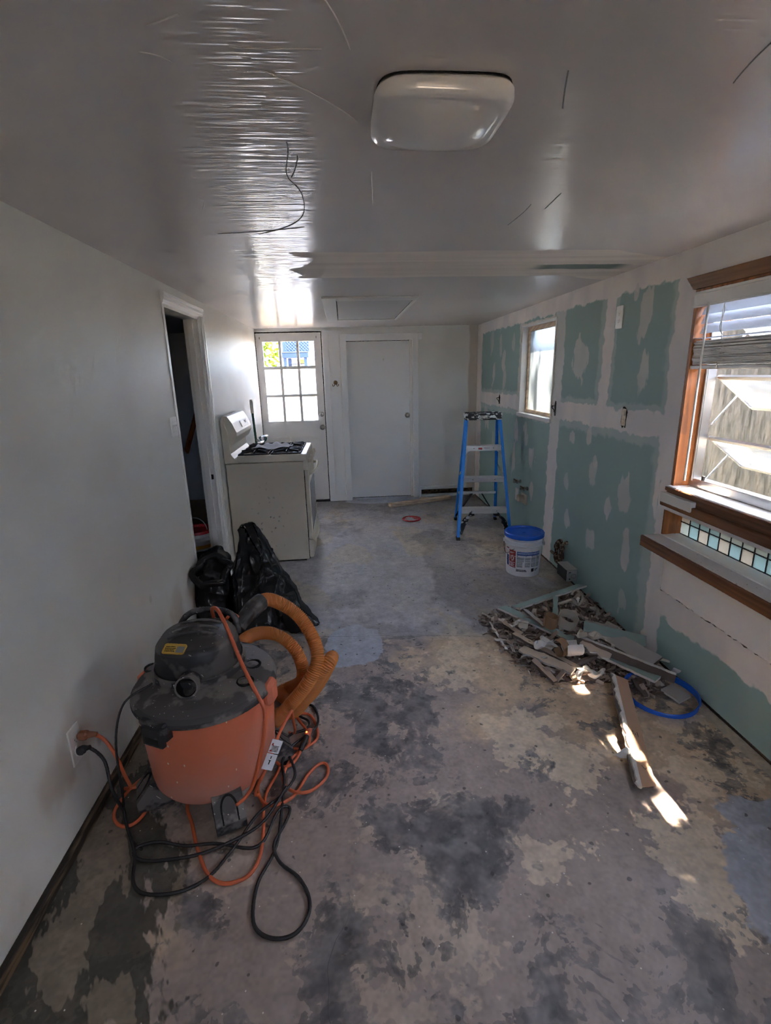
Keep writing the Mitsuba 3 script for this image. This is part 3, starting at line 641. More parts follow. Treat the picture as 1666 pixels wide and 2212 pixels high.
# plumbing stubs
mat('brass', (0.30, 0.22, 0.12), 0.4, metallic=0.8)
def pipe_color(p, n, uv):
    return mix(C3(0.05, 0.028, 0.018), C3(0.26, 0.19, 0.13), smoothstep(0.45, 0.65, fbm(p.y * 60, p.z * 60, p.x * 60, 3)))
mat('rusty_pipe', proc(pipe_color), 0.75)
thing('drain_pipe', 'rusty U-shaped pipe stub low on the green wall', 'pipe')
pts, s_ = spline([(1.745, 3.775, .275), (1.705, 3.77, .262), (1.700, 3.775, .20), (1.700, 3.775, .145), (1.700, 3.75, .118), (1.700, 3.715, .118), (1.700, 3.685, .15), (1.702, 3.68, .22), (1.706, 3.675, .28), (1.745, 3.67, .30)], .006)
part('drain_pipe', 'pipe', tube(pts, .017 + .003 * np.sin(s_ * 40), 12), 'm_rusty_pipe', True)
for (y, z) in ((3.775, .235), (3.775, .15), (3.683, .175), (3.677, .25)):
    part('drain_pipe', 'coupling', mv(lathe([(.0, -.014), (.023, -.014), (.024, 0), (.023, .014), (0, .014)], 10), 1.702, y, z), 'm_rusty_pipe')
part('drain_pipe', 'valve_lever', bx(1.68, 1.70, 3.79, 3.86, .155, .172, .004), 'm_brass_dark')
thing('junction_box', 'black and silver electrical box projecting from the foot of the green wall', 'junction box')
part('junction_box', 'body', bx(1.655, 1.742, 3.47, 3.64, .055, .150, .003), 'm_black_metal')
part('junction_box', 'end_plate', bx(1.658, 1.738, 3.462, 3.47, .058, .147, .002), 'm_dull_aluminium')
part('junction_box', 'top_plate', bx(1.653, 1.742, 3.465, 3.64, .150, .153), 'm_gypsum', label='dusty top')
for z in (.075, .13): part('junction_box', 'screw', frame(lathe([(0, 0), (.006, 0), (.005, .002), (0, .003)], 10), (1.68, 3.462, z), (1, 0, 0), (0, 0, 1), (0, -1, 0)), 'm_dark')
part('junction_box', 'knockout', frame(torus(.018, .002, 24, 6), (1.71, 3.462, .10), (1, 0, 0), (0, 0, 1), (0, -1, 0)), 'm_chrome', True)
def valve(key, y, z, label, s):
    thing(key, label, 'water valve')
    part(key, 'stub', frame(lathe([(0, 0), (.018, 0), (.018, .01), (.009, .012), (.009, .05), (.013, .052), (.013, .075), (0, .075)], 16), (XR, y, z), (0, 1, 0), (0, 0, 1), (-1, 0, 0)), 'm_chrome', 40)
    part(key, 'handle', bx(XR - .072, XR - .060, y - .05 * max(s, 0) - .02, y + .05 * max(-s, 0) + .02, z + .016, z + .028, .004), 'm_brass_dark')
    part(key, 'spout', cat(rod((XR - .055, y, z), (XR - .055, y - .055 * s, z), .008), rod((XR - .055, y - .055 * s, z - .01), (XR - .055, y - .055 * s, z + .03), .007)), 'm_chrome', 40)
valve('water_valve', 4.80, .565, 'dark water valve on the green wall, the farther of the two beside the ladder', 1)
valve('water_valve_001', 4.60, .535, 'shiny water valve on the green wall, the nearer of the two beside the ladder', 1)
thing('pipe_stub', 'almond plastic drain stub on the green wall under the valves', 'pipe')
part('pipe_stub', 'hole_edge', bx(XR - .004, XR, 4.60, 4.76, .36, .465, .002), 'm_almond_plastic')
part('pipe_stub', 'cap', frame(lathe([(0, 0), (.03, 0), (.03, .035), (.036, .037), (.036, .06), (.02, .066), (0, .066)], 20), (XR, 4.69, .42), (0, 1, 0), (0, 0, 1), (-1, 0, 0)), 'm_almond_plastic', 40)
obj('access_plate', bx(XR - .008, XR, 4.83, 4.92, .35, .475, .002), 'm_white_plastic', False, 'blank white plate on the green wall beside the drain stub', 'cover plate')

# ------------------------------------------------------------------ window blind
thing('window_blind', 'white horizontal blind half raised in the big window', 'blind')
by0, by1 = 0.99, 2.485
XB = XR + .03
part('window_blind', 'headrail', cat(bx(XB - .042, XB - .036, by0, by1 + .01, 1.918, 1.985, .002), bx(XB - .036, XB + .025, by0, by1, 1.935, 1.982, .002), bx(XB - .046, XB - .036, by0, by1 + .012, 1.974, 1.987, .002), bx(XB - .046, XB - .036, by0, by1 + .012, 1.915, 1.925, .002)), 'm_white_plastic')
scene['m_slat'] = {'type': 'principledthin', 'base_color': rgb(0.74, 0.76, 0.80), 'roughness': 0.4, 'diff_trans': 0.7, 'spec_trans': 0.0, 'eta': 1.5}
for i, z in enumerate((1.905, 1.863, 1.818)):
    a = math.radians(62)
    prof = [(t, .0035 * (1 - (2 * t / .05) ** 2)) for t in np.linspace(-.025, .025, 9)]
    poly = Polygon([(t, d) for t, d in prof] + [(t, d - .0025) for t, d in prof[::-1]])
    m = frame(prism(poly, by1 - by0 - .03 - .004 * i), (XB, by1 - .02 - .002 * i, z), (-math.cos(a), 0, -math.sin(a)), (-math.sin(a), 0, math.cos(a)), (0, -1, 0))
    part('window_blind', 'slat', m, 'm_slat', 40)
part('window_blind', 'slat', bx(XB - .026, XB + .024, by0, by1 + .004, 1.772, 1.775), 'm_slat')
rs = np.random.default_rng(11)
mat('slat_grey', (0.62, 0.60, 0.56), 0.4)
for i in range(17):
    z = 1.650 + i * .0066
    e = rs.uniform(-.008, .008)
    m = rot(bx(XB - .026 + rs.uniform(-.003, .003), XB + .024, by0, by1 - .012 + e, z, z + .0062, .001), rs.uniform(-3, 3), (0, 1, 0), (XB, 0, z))
    part('window_blind', 'slat', m, 'm_slat_grey')
part('window_blind', 'bottom_rail', bx(XB - .028, XB + .026, by0, by1 + .006, 1.628, 1.647, .004), 'm_white_plastic')
part('window_blind', 'wand', tube(spline([(XB - .050, 2.375, 1.93), (XB - .051, 2.372, 1.6), (XB - .049, 2.376, 1.08)], .05)[0], .0055, 8), 'm_white_plastic', True)
for yy in (2.29, 1.75, 1.2):
    part('window_blind', 'cord', cat(tube(spline([(XB - .032, yy, 1.925), (XB - .034, yy + .006, 1.85), (XB - .031, yy - .004, 1.775), (XB - .031, yy + .004, 1.63)], .02)[0], .0018, 5), tube(spline([(XB - .03, yy + .008, 1.905), (XB - .036, yy - .004, 1.87), (XB - .036, yy + .008, 1.82), (XB - .03, yy - .01, 1.78)], .01)[0], .0022, 5)), 'm_white_plastic', True)
part('window_blind', 'tangled_cord', tube(spline([(XB - .031, 2.31 - .05 * math.sin(k * 2.1) - .01 * k / 6, 1.76 - .009 * k) for k in range(12)], .006)[0], .0022, 5), 'm_slat_grey', True)

# ------------------------------------------------------------------ stove
mat('enamel', (0.58, 0.53, 0.445), 0.36)
def side_color(p, n, uv):
    d1, d2, w = voronoi(p.x * 26, p.z * 22)
    m = (1 - smoothstep(0.06, 0.24, d1 + 0.3 * (noise(p.x * 90, p.z * 60) - 0.5))) * (w > 0.76) * blob(p.x, p.z, -.70, .38, .13, .26)
    return mix(mix(C3(0.60, 0.545, 0.45), C3(0.53, 0.475, 0.385), fbm(p.x * 3, p.z * 3, 0.0, 2)), C3(0.12, 0.10, 0.06), m * 0.9)
mat('enamel_side', proc(side_color), 0.35)
mat('cast_iron', (0.012, 0.012, 0.013), 0.55)
mat('oven_glass', (0.10, 0.11, 0.12), 0.08)
mat('dust_grey', (0.20, 0.20, 0.20), 0.6)
thing('stove', 'cream gas stove with black grates standing against the left wall', 'stove')
SY0, SY1 = 4.36, 5.11
SX0, SX1 = -1.035, -0.352
part('stove', 'body', bx(SX0, SX1 - .02, SY0, SY1, .018, .922, .004), 'm_enamel_side', label='cream side panel with brown rust specks')
part('stove', 'kick_plate', bx(SX0 + .03, SX1 - .05, SY0 + .02, SY1 - .02, 0, .02), 'm_dark')
top = cat(bx(SX0 + .1, SX1 + .012, SY0 - .003, SY0 + .045, .926, .987, .006), bx(SX0 + .1, SX1 + .012, SY1 - .045, SY1 + .003, .926, .987, .006), bx(SX1 - .05, SX1 + .016, SY0 - .003, SY1 + .003, .926, .987, .008), bx(SX0 + .05, SX1, SY0, SY1, .926, .968, .003))
part('stove', 'cooktop', top, 'm_enamel')
side = Polygon([(-1.04, .926), (-1.04, 1.295), (-1.02, 1.315), (-1.004, 1.20), (-.985, 1.10), (-.988, 1.06), (-.982, 1.008), (-.962, .976), (-.938, .955), (-.93, .926)])
part('stove', 'backguard', frame(prism(side, SY1 - SY0 + .004), (0, SY0 - .002, 0), (1, 0, 0), (0, 0, 1), (0, 1, 0)), 'm_enamel')
cons = Polygon([(-1.035, 1.29), (-1.02, 1.322), (-.99, 1.318), (-.955, 1.262), (-.925, 1.185), (-.925, 1.155), (-.955, 1.10), (-.975, 1.085), (-1.0, 1.085), (-1.03, 1.10)]).buffer(.006, join_style=1)
part('stove', 'control_console', frame(prism(cons, SY1 - SY0 - .03), (0, SY0 + .02, 0), (1, 0, 0), (0, 0, 1), (0, 1, 0)), 'm_enamel', 35)
a = np.array([-.925 - (-.955), 0, 1.185 - 1.262]); a /= np.linalg.norm(a); nrm = np.array([-a[2], 0, a[0]])
part('stove', 'display', frame(bx(0, .06, -.15, .15, 0, .004, .002), np.array([-.950, 4.83, 1.258]) + nrm * .003, a, (0, 1, 0), nrm), 'm_enamel', label='framed clock panel')
part('stove', 'display_window', frame(bx(.010, .034, .02, .09, .004, .0055), np.array([-.950, 4.83, 1.258]) + nrm * .003, a, (0, 1, 0), nrm), 'm_dust_grey')
for k, (gx, gy) in enumerate(((-.80, 4.55), (-.52, 4.55), (-.80, 4.92), (-.52, 4.92))):
    part('stove', 'burner', mv(lathe([(0, .968), (.085, .968), (.08, .974), (.045, .976), (.045, .986), (.036, .990), (0, .991)], 28), gx, gy, 0), 'm_dust_grey', 40)
    part('stove', 'burner_cap', mv(lathe([(0, .988), (.03, .988), (.034, .992), (.03, .998), (0, .999)], 24), gx, gy, 0), 'm_cast_iron', 40)
    g = [bx(gx - .125, gx + .125, gy - .165, gy - .150, .975, 1.0, .004), bx(gx - .125, gx + .125, gy + .150, gy + .165, .975, 1.0, .004), bx(gx - .13, gx - .118, gy - .165, gy + .165, .975, 1.0, .004), bx(gx + .118, gx + .13, gy - .165, gy + .165, .975, 1.0, .004)]
    for an in range(0, 360, 45):
        r0, r1 = .028, (.125 if an % 90 == 0 else .15)
        c_, s_ = math.cos(math.radians(an)), math.sin(math.radians(an))
        g.append(beam((gx + r0 * c_, gy + r0 * s_, 1.006), (gx + r1 * c_ * (1 if an % 180 else 1), gy + r1 * s_, 1.002), .009, .020, (0, 0, 1)))
    for sx in (-1, 1):
        for sy in (-1, 1): g.append(bx(gx + sx * .118 - .008, gx + sx * .118 + .008, gy + sy * .15 - .008, gy + sy * .15 + .008, .968, .985))
    part('stove', 'grate', cat(g), 'm_cast_iron')
fp = Polygon([(SX1 - .02, .845), (SX1 + .022, .845), (SX1 + .010, .985), (SX1 - .02, .985)])
part('stove', 'front_panel', frame(prism(fp, SY1 - SY0), (0, SY0, 0), (1, 0, 0), (0, 0, 1), (0, 1, 0)), 'm_enamel')
for i in range(5):
    y = SY0 + .10 + i * .138
    part('stove', 'knob', frame(cat(lathe([(0, 0), (.024, 0), (.024, .006), (.017, .010), (.016, .026), (0, .027)], 20), bx(-.0055, .0055, -.022, .022, .008, .036, .003)), (SX1 + .016, y, .918), (0, 1, 0), (-.09, 0, .996), (.996, 0, .09)), 'm_enamel', 40)
part('stove', 'oven_door', bx(SX1 - .018, SX1 + .022, SY0 + .006, SY1 - .006, .205, .842, .006), 'm_enamel')
part('stove', 'door_gap', bx(SX1 - .024, SX1 - .016, SY0 + .003, SY1 - .003, .02, .842), 'm_dark')
scene_key = 'stove__oven_door__window'
obj(scene_key, bx(SX1 + .0215, SX1 + .0235, SY0 + .06, SY1 - .06, .27, .72), 'm_oven_glass')
obj('stove__oven_door__handle', tube(spline([(SX1 + .02, SY0 + .05, .80), (SX1 + .055, SY0 + .10, .812), (SX1 + .072, SY0 + .23, .82), (SX1 + .074, (SY0 + SY1) / 2, .823), (SX1 + .072, SY1 - .23, .82), (SX1 + .055, SY1 - .10, .812), (SX1 + .02, SY1 - .05, .80)], .01)[0], .0135, 12), 'm_enamel', True)
dp = [(0, .006), (0, SY1 - SY0 - .006)]
drw = loft([np.array([[SX1 - .016, SY0 + .006, z], [SX1 + .018 + b, SY0 + .006, z], [SX1 + .026 + b * 1.6, (SY0 + SY1) / 2, z], [SX1 + .018 + b, SY1 - .006, z], [SX1 - .016, SY1 - .006, z]]) for z, b in ((.035, 0), (.10, .002), (.14, .012), (.17, .024), (.195, .012), (.20, 0))])
part('stove', 'drawer', drw, 'm_enamel')

# things on and behind the stove
thing('broom', 'broom with a green pole and white tip standing behind the stove', 'broom')
part('broom', 'pole', rod((-.945, 5.62, .05), (-.985, 5.60, 1.27), .0125), 'm_green_pole' if mat('green_pole', (0.012, 0.06, 0.04), .35) else '', True)
part('broom', 'grip', tube([(-.985, 5.60, 1.26), (-.9885, 5.599, 1.38), (-.9895, 5.599, 1.405)], [.018, .018, .010], 14), 'm_gypsum', 40)
part('broom', 'brush', bx(-1.03, -.86, 5.59, 5.65, .0, .07, .01), 'm_green_pole')
scene['m_bottle'] = {'type': 'thindielectric', 'int_ior': 1.4}
mat('bottle_label', (0.03, 0.09, 0.085), 0.4)
mat('paper', (0.62, 0.63, 0.68), 0.8)
thing('plastic_bottle', 'clear plastic water bottle lying on the stove grates', 'bottle')
bm = lathe([(0, 0), (.027, 0), (.031, .008), (.029, .02), (.031, .032), (.029, .045), (.031, .058), (.030, .14), (.028, .158), (.013, .185), (.013, .2), (0, .2)], 24)
bo, bd = np.array([-.78, 5.10, 1.052]), np.array([-.25, -.95, .0]); bd /= np.linalg.norm(bd)
bs_ = np.cross(bd, [0, 0, 1])
part('plastic_bottle', 'body', frame(bm, bo, bs_, np.cross(bd, bs_), bd), 'm_bottle', 40)
part('plastic_bottle', 'wrapper', frame(lathe([(.0318, .065), (.0318, .125)], 24), bo, bs_, np.cross(bd, bs_), bd), 'm_bottle_label', 40)
part('plastic_bottle', 'cap', frame(lathe([(0, .198), (.015, .198), (.015, .213), (0, .213)], 18), bo, bs_, np.cross(bd, bs_), bd), 'm_white_plastic', 40)
def sheet(nx, ny, fn, th=0.0012):
    u, v = np.meshgrid(np.linspace(0, 1, nx), np.linspace(0, 1, ny), indexing='ij')
    P = np.stack(fn(u, v), -1).reshape(-1, 3)
    i, j = np.meshgrid(np.arange(nx - 1), np.arange(ny - 1), indexing='ij')
    q = np.stack([i * ny + j, (i + 1) * ny + j, (i + 1) * ny + j + 1, i * ny + j + 1], -1).reshape(-1, 4)
    m = trimesh.Trimesh(P, np.vstack([q[:, [0, 1, 2]], q[:, [0, 2, 3]]]), process=False)
    nrm_ = np.array(m.vertex_normals); n = len(P)
    V = np.vstack([P + nrm_ * th / 2, P - nrm_ * th / 2])
    f = np.array(m.faces); F = [f, f[:, ::-1] + n]
    bnd = [*[(k * ny, (k + 1) * ny) for k in range(nx - 1)], *[((k + 1) * ny + ny - 1, k * ny + ny - 1) for k in range(nx - 1)], *[(k + 1, k) for k in range(ny - 1)], *[((nx - 1) * ny + k, (nx - 1) * ny + k + 1) for k in range(ny - 1)]]
    for a_, b_ in bnd: F.append(np.array([[b_, a_, a_ + n], [b_, a_ + n, b_ + n]]))
    return trimesh.Trimesh(V, np.vstack(F), process=False)
obj('paper_towel', sheet(26, 14, lambda u, v: (-.84 + .33 * u + .02 * v, 4.58 + .24 * v - .03 * u, 1.020 + .012 * np.sin(u * 9) * np.sin(v * 5 + 1) + .014 * u * (1 - u) * 4 * v + .01 * np.cos(u * 23 + v * 7) * v), .002), 'm_paper', True, 'crumpled white paper lying across the stove grates', 'paper')

# ------------------------------------------------------------------ step ladder
mat('ladder_blue', (0.012, 0.25, 0.80), 0.42)
def splat_black(p, n, uv):
    s = fbm(p.x * 34 + p.z * 12, p.y * 30, p.z * 40, 4)
    return mix(C3(0.018, 0.019, 0.022), C3(0.60, 0.62, 0.64), smoothstep(0.54, 0.60, s))
mat('black_paint_splatter', proc(splat_black), 0.5)
mat('black_plastic', (0.018, 0.018, 0.020), 0.5)
LA = math.radians(-7.5)
LO = np.array([1.40, 5.06, 0.0])
LX, LY = np.array([math.cos(LA), math.sin(LA), 0]), np.array([-math.sin(LA), math.cos(LA), 0])
def lad(m): return frame(m, LO, LX, LY, (0, 0, 1))
thing('step_ladder', 'blue fibreglass step ladder with a black paint-splattered top by the back right corner', 'ladder')
HT = 1.215
def fr_x(z): return .262 - (.262 - .162) * z / HT
def fr_y(z): return -.385 + (.385 - .07) * z / HT
def rr_x(z): return .225 - (.225 - .158) * z / HT
def rr_y(z): return .375 - (.375 - .06) * z / HT
for s in (-1, 1):
    a, b = (s * fr_x(0.012), fr_y(0.012), 0.012), (s * fr_x(HT - .02), fr_y(HT - .02), HT - .02)
    m = cat(beam(a, b, .028, .006, (0, -1, 0)), )
    web = beam((a[0] + s * .012, a[1] + .028, a[2]), (b[0] + s * .012, b[1] + .028, b[2]), .005, .06, (0, -1, 0))
    k = part('step_ladder', 'front_rail', lad(cat(m, web)), 'm_ladder_blue')
    obj(k + '__foot', lad(bx(s * fr_x(0) - .018, s * fr_x(0) + .018, fr_y(0) - .008, fr_y(0) + .065, 0, .03, .004)), 'm_black_plastic')
    a, b = (s * rr_x(0.012), rr_y(0.012), 0.012), (s * rr_x(HT - .03), rr_y(HT - .03), HT - .03)
    k = part('step_ladder', 'rear_rail', lad(cat(beam(a, b, .026, .006, (0, 1, 0)), beam((a[0] + s * .01, a[1] - .02, a[2]), (b[0] + s * .01, b[1] - .02, b[2]), .005, .04, (0, 1, 0)))), 'm_ladder_blue')
    obj(k + '__foot', lad(bx(s * rr_x(0) - .016, s * rr_x(0) + .016, rr_y(0) - .05, rr_y(0) + .008, 0, .03, .004)), 'm_black_plastic')
for i, z in enumerate((.305, .61, .915)):
    hw = fr_x(z) - .012; y = fr_y(z)
    k = part('step_ladder', 'step', lad(cat(bx(-hw, hw, y - .004, y + .086, z - .004, z + .004, .002), bx(-hw, hw, y - .006, y - .002, z - .046, z + .003, .0015), bx(-hw, hw, y + .082, y + .086, z - .04, z), *[bx(-hw, hw, y + .004 + j * .016, y + .010 + j * .016, z + .003, z + .0065, .001) for j in range(5)])), 'm_dull_aluminium' if i == 0 else 'm_aluminium')
    for s in (-1, 1):
        obj(num(k + '__rivet'), lad(frame(lathe([(0, 0), (.006, 0), (.004, .003), (0, .004)], 10), (s * (hw + .012), y - .0045, z - .02), (1, 0, 0), (0, 0, 1), (0, -1, 0))), 'm_aluminium', 40)
        obj(num(k + '__rivet'), lad(frame(lathe([(0, 0), (.0045, 0), (.003, .002), (0, .003)], 10), (s * hw * .55, y - .006, z - .02), (1, 0, 0), (0, 0, 1), (0, -1, 0))), 'm_black_metal', 40)
    if i == 2:
        obj(k + '__label', lad(bx(-.052, -.012, y - .0068, y - .0058, z - .034, z - .014)), 'm_red_label' if mat('red_label', (0.42, 0.06, 0.05), .5) else '', label='red warning sticker')
        obj(k + '__lettering', lad(cat(*[bx(.0 + .012 * q, .008 + .012 * q, y - .0066, y - .0058, z - .026 + .008 * w_, z - .0215 + .008 * w_) for q in range(5) for w_ in range(2)])), 'm_dust_grey')
        for s in (-1, 1):
            part('step_ladder', 'step_brace', lad(tube(spline([(s * (hw - .05), y + .0, z - .035), (s * (hw - .02), y - .002, z - .06), (s * (hw + .012), y - .012, z - .115)], .01)[0], .007, 8)), 'm_aluminium', True)
part('step_ladder', 'rear_crossbar', lad(bx(-rr_x(.34), rr_x(.34), rr_y(.34) - .03, rr_y(.34) + .004, .328, .352, .002)), 'm_dull_aluminium')
for s in (-1, 1):
    part('step_ladder', 'rear_brace', lad(beam((s * .05, rr_y(.33) - .01, .335), (s * rr_x(.06), rr_y(.05) - .01, .05), .014, .052, (0, 1, 0))), 'm_black_plastic')
    arc = [(s * .10, fr_y(.255) + .02, .262), (s * .15, fr_y(.22) + .02, .235), (s * .20, fr_y(.15) + .02, .17), (s * (fr_x(.05) - .012), fr_y(.06) + .02, .06)]
    q, _ = spline(arc, .012)
    part('step_ladder', 'front_brace', lad(cat(*[beam(q[i], q[i + 1] + (q[i + 1] - q[i]) * .15, .014, .055, (s * .7, 0, -.7)) for i in range(len(q) - 1)])), 'm_black_paint_splatter')
    part('step_ladder', 'spreader', lad(cat(beam((s * (fr_x(.66) + .018), fr_y(.66) + .03, .66), (s * (fr_x(.6) + .012), .0, .60), .004, .02, (0, 0, 1)), beam((s * (rr_x(.66) + .018), rr_y(.66) - .02, .66), (s * (fr_x(.6) + .012), .0, .60), .004, .02, (0, 0, 1)))), 'm_dull_aluminium')
cap = loft([super_ring(0, -.01, z, w_, d_, 8, 48) for z, w_, d_ in ((HT - .045, .182, .105), (HT, .186, .11), (HT + .012, .186, .11), (HT + .022, .180, .104), (HT + .022, .165, .09), (HT + .016, .160, .085))])
k = part('step_ladder', 'top_cap', lad(cat(cap, bx(-.15, .15, -.124, -.112, HT + .008, HT + .018, .003))), 'm_black_paint_splatter', 40)
yy = -.1225
obj(k + '__oval_badge', lad(mv(frame(cat(prism(affinity.scale(Polygon([(math.cos(t), math.sin(t)) for t in np.linspace(0, 2 * np.pi, 40)]), .066, .016).difference(affinity.scale(Polygon([(math.cos(t), math.sin(t)) for t in np.linspace(0, 2 * np.pi, 40)]), .061, .0125)), .0025)), (0, 0, 0), (1, 0, 0), (0, 0, 1), (0, -1, 0)), 0, yy, HT - .016)), 'm_gypsum')
tx = meshkit.text_mesh('WERNER', .014, .0025, True); tx.apply_translation((-tx.bounds.mean(0)[0], -.007, 0))
obj(k + '__lettering', lad(mv(frame(tx, (0, 0, 0), (1, 0, 0), (0, 0, 1), (0, -1, 0)), 0, yy, HT - .016)), 'm_gypsum')

# ------------------------------------------------------------------ buckets
mat('bucket_white', (0.78, 0.78, 0.80), 0.38)
mat('lid_blue', (0.014, 0.10, 0.56), 0.30)
mat('print_red', (0.30, 0.025, 0.025), 0.45)
mat('print_blue', (0.11, 0.19, 0.45), 0.45)
mat('print_navy', (0.02, 0.04, 0.20), 0.45)
mat('print_grey', (0.33, 0.35, 0.36), 0.45)
mat('print_black', (0.02, 0.02, 0.02), 0.45)
mat('red_plastic', (0.45, 0.03, 0.035), 0.35)
mat('yellow_print', (0.50, 0.28, 0.03), 0.45)
def bucket_body(h, r0, r1):
    return lathe([(0, 0), (r0 - .006, 0), (r0, .005), (r0 + (r1 - r0) * .70, h * .70), (r0 + (r1 - r0) * .72, h * .745), (r1 + .007, h * .75), (r1 + .007, h * .765), (r1 - .001, h * .77), (r1, h * .85), (r1 + .009, h * .855), (r1 + .009, h * .87), (r1, h * .875), (r1 + .002, h), (r1 - .004, h), (r1 - .006, h * .5), (0, .01)], 64)
BC = np.array([1.445, 3.845]); BH, BR0, BR1 = .345, .134, .148
def wrap(a0, a1, z0, z1, lift=.0008, n=14, C=BC, h=BH, r0=BR0, r1=BR1):
    """A thin print on the bucket's side between two angles (degrees, 0 = facing -y, + to the right) and two heights."""
    a = np.radians(np.linspace(a0, a1, n)); V = []
    for z in (z0, z1):
        r = r0 + (r1 - r0) * z / h + lift
        V.append(np.stack([C[0] + r * np.sin(a), C[1] - r * np.cos(a), np.full(n, z)], -1))
    j = np.arange(n - 1)
    return trimesh.Trimesh(np.vstack(V), np.vstack([np.stack([j, j + 1, n + j + 1], -1), np.stack([j, n + j + 1, n + j], -1)]), process=False)
thing('plaster_bucket', 'white plastic bucket with a bright blue lid below the green wall', 'bucket')
part('plaster_bucket', 'body', mv(bucket_body(BH, BR0, BR1), *BC, 0), 'm_bucket_white', 35)
lidm = lathe([(0, BH + .000), (.128, BH + .000), (.134, BH + .003), (.137, BH + .015), (.143, BH + .018), (.157, BH + .015), (.162, BH + .008), (.161, BH - .018), (.155, BH - .022), (.151, BH - .02), (.151, BH - .002)], 64)
k = part('plaster_bucket', 'lid', mv(lidm, *BC, 0), 'm_lid_blue', 35)
obj(k + '__centre_mark', mv(lathe([(0, BH), (.014, BH), (.011, BH + .003), (0, BH + .004)], 16), *BC, 0), 'm_lid_blue', 40)
F0 = math.degrees(math.atan2(-BC[0], BC[1]))       # angle that faces the room's near end
lb = part('plaster_bucket', 'warning_label', wrap(F0 - 50, F0 - 24, .075, .225), 'm_print_red', label='red warning panel')
P_ = []
obj(lb + '__icon_disc', cat(*[wrap(F0 - 46 + 18 * (.5 - .5 * math.sqrt(max(0, 1 - (2 * t - 1) ** 2))), F0 - 28 - 18 * (.5 - .5 * math.sqrt(max(0, 1 - (2 * t - 1) ** 2))), .125 + .06 * t, .125 + .06 * (t + 1 / 14), .0012, 8) for t in np.arange(14) / 14]), 'm_bucket_white')
def icon(fn, z0, z1, amin, amax, n=30):
    out = []
    for i in range(n):
        for j in range(n):
            u, v = (i + .5) / n * 2 - 1, (j + .5) / n * 2 - 1
            if fn(u, v): out.append(wrap(amin + (amax - amin) * i / n, amin + (amax - amin) * (i + 1) / n, z0 + (z1 - z0) * j / n, z0 + (z1 - z0) * (j + 1) / n, .0016, 2))
    return cat(*out)
obj(lb + '__warning_icon', icon(lambda u, v: (.78 < math.hypot(u, v) < .97) or (abs(u - v) < .13 and math.hypot(u, v) < .9) or math.hypot(u + .12, v - .3) < .2 or (abs(u + .12) < .22 and -.5 < v < .15) or (abs(v + .05) < .1 and -.1 < u < .5) or (abs(u - .35) < .1 and -.55 < v < 0), .125, .187, F0 - 46, F0 - 28), 'm_print_red')
obj(lb + '__text_lines', cat(*[wrap(F0 - 48.5, F0 - 26 - w_, z, z + .004, .0012, 8) for z, w_ in ((.118, 0), (.109, 5), (.100, 2), (.091, 7), (.084, 1), (.205, 3), (.198, 8))]), 'm_bucket_white')
part('plaster_bucket', 'blue_stripe', wrap(F0 - 20, F0 + 62, .188, .222, .0008, 24), 'm_print_blue', label='light blue printed stripe')
part('plaster_bucket', 'stripe_text', cat(wrap(F0 - 18, F0 + 60, .206, .210, .0012, 24)), 'm_bucket_white')
part('plaster_bucket', 'navy_panel', wrap(F0 - 66, F0 - 53, .08, .175), 'm_print_navy')
part('plaster_bucket', 'red_band', wrap(F0 - 66, F0 - 52, .228, .238), 'm_print_red')
for a0, w_ in ((-20, 24), (7, 18), (28, 17), (48, 14)):
    q = part('plaster_bucket', 'instruction_panel', cat(wrap(F0 + a0, F0 + a0 + w_, .135, .178), wrap(F0 + a0, F0 + a0 + w_, .09, .13) if a0 != -20 else wrap(F0 + a0, F0 + a0 + w_ * .8, .085, .134)), 'm_print_grey')
    obj(q + '__text_lines', cat(*[wrap(F0 + a0 + 1, F0 + a0 + w_ - 1 - (i % 3) * 3, z, z + .0035, .0012, 6) for i, z in enumerate((.148, .133, .118, .104))]), 'm_bucket_white')
    obj(q + '__number', wrap(F0 + a0 + 1, F0 + a0 + 3.5, .180, .187, .0012, 3), 'm_print_black')
part('plaster_bucket', 'black_text', cat(wrap(F0 - 22, F0 + 12, .060, .066, .0009, 10), wrap(F0 - 22, F0 + 14, .049, .056, .0009, 10), wrap(F0 + 30, F0 + 40, .048, .078, .0009, 5), wrap(F0 + 42, F0 + 58, .066, .071, .0009, 5), wrap(F0 + 42, F0 + 56, .056, .061, .0009, 5)), 'm_print_black')
hp = [(BC[0] + .16 * math.sin(math.radians(F0 + a_)), BC[1] - .16 * math.cos(math.radians(F0 + a_)), z) for a_, z in ((-95, .262), (-70, .20), (-55, .19), (-40, .215), (-26, .245))]
part('plaster_bucket', 'handle', tube(spline(hp, .006)[0], .0022, 6), 'm_black_metal', True, label='thin wire handle hanging at the front')
for a_ in (-96, 84):
    part('plaster_bucket', 'handle_lug', mv(lathe([(0, -.015), (.016, -.013), (.018, 0), (.016, .013), (0, .015)], 14), BC[0] + .152 * math.sin(math.radians(F0 + a_)), BC[1] - .152 * math.cos(math.radians(F0 + a_)), .27), 'm_bucket_white', 40)
thing('red_lid_bucket', 'paint bucket with a red lid on the floor of the dark side room', 'bucket')
RC = np.array([-1.365, 4.42])
part('red_lid_bucket', 'body', mv(bucket_body(.33, .125, .14), *RC, 0), 'm_bucket_white', 35)
part('red_lid_bucket', 'lid', mv(lathe([(0, .327), (.11, .327), (.118, .345), (.146, .343), (.150, .318), (.143, .315), (.143, .32)], 48), *RC, 0), 'm_red_plastic', 35)
part('red_lid_bucket', 'handle', tube([(RC[0] + .14 * math.cos(t) * .75, RC[1] - .05, .335 + .12 * math.sin(t)) for t in np.linspace(0, np.pi, 24)], .004, 6), 'm_white_plastic', True)
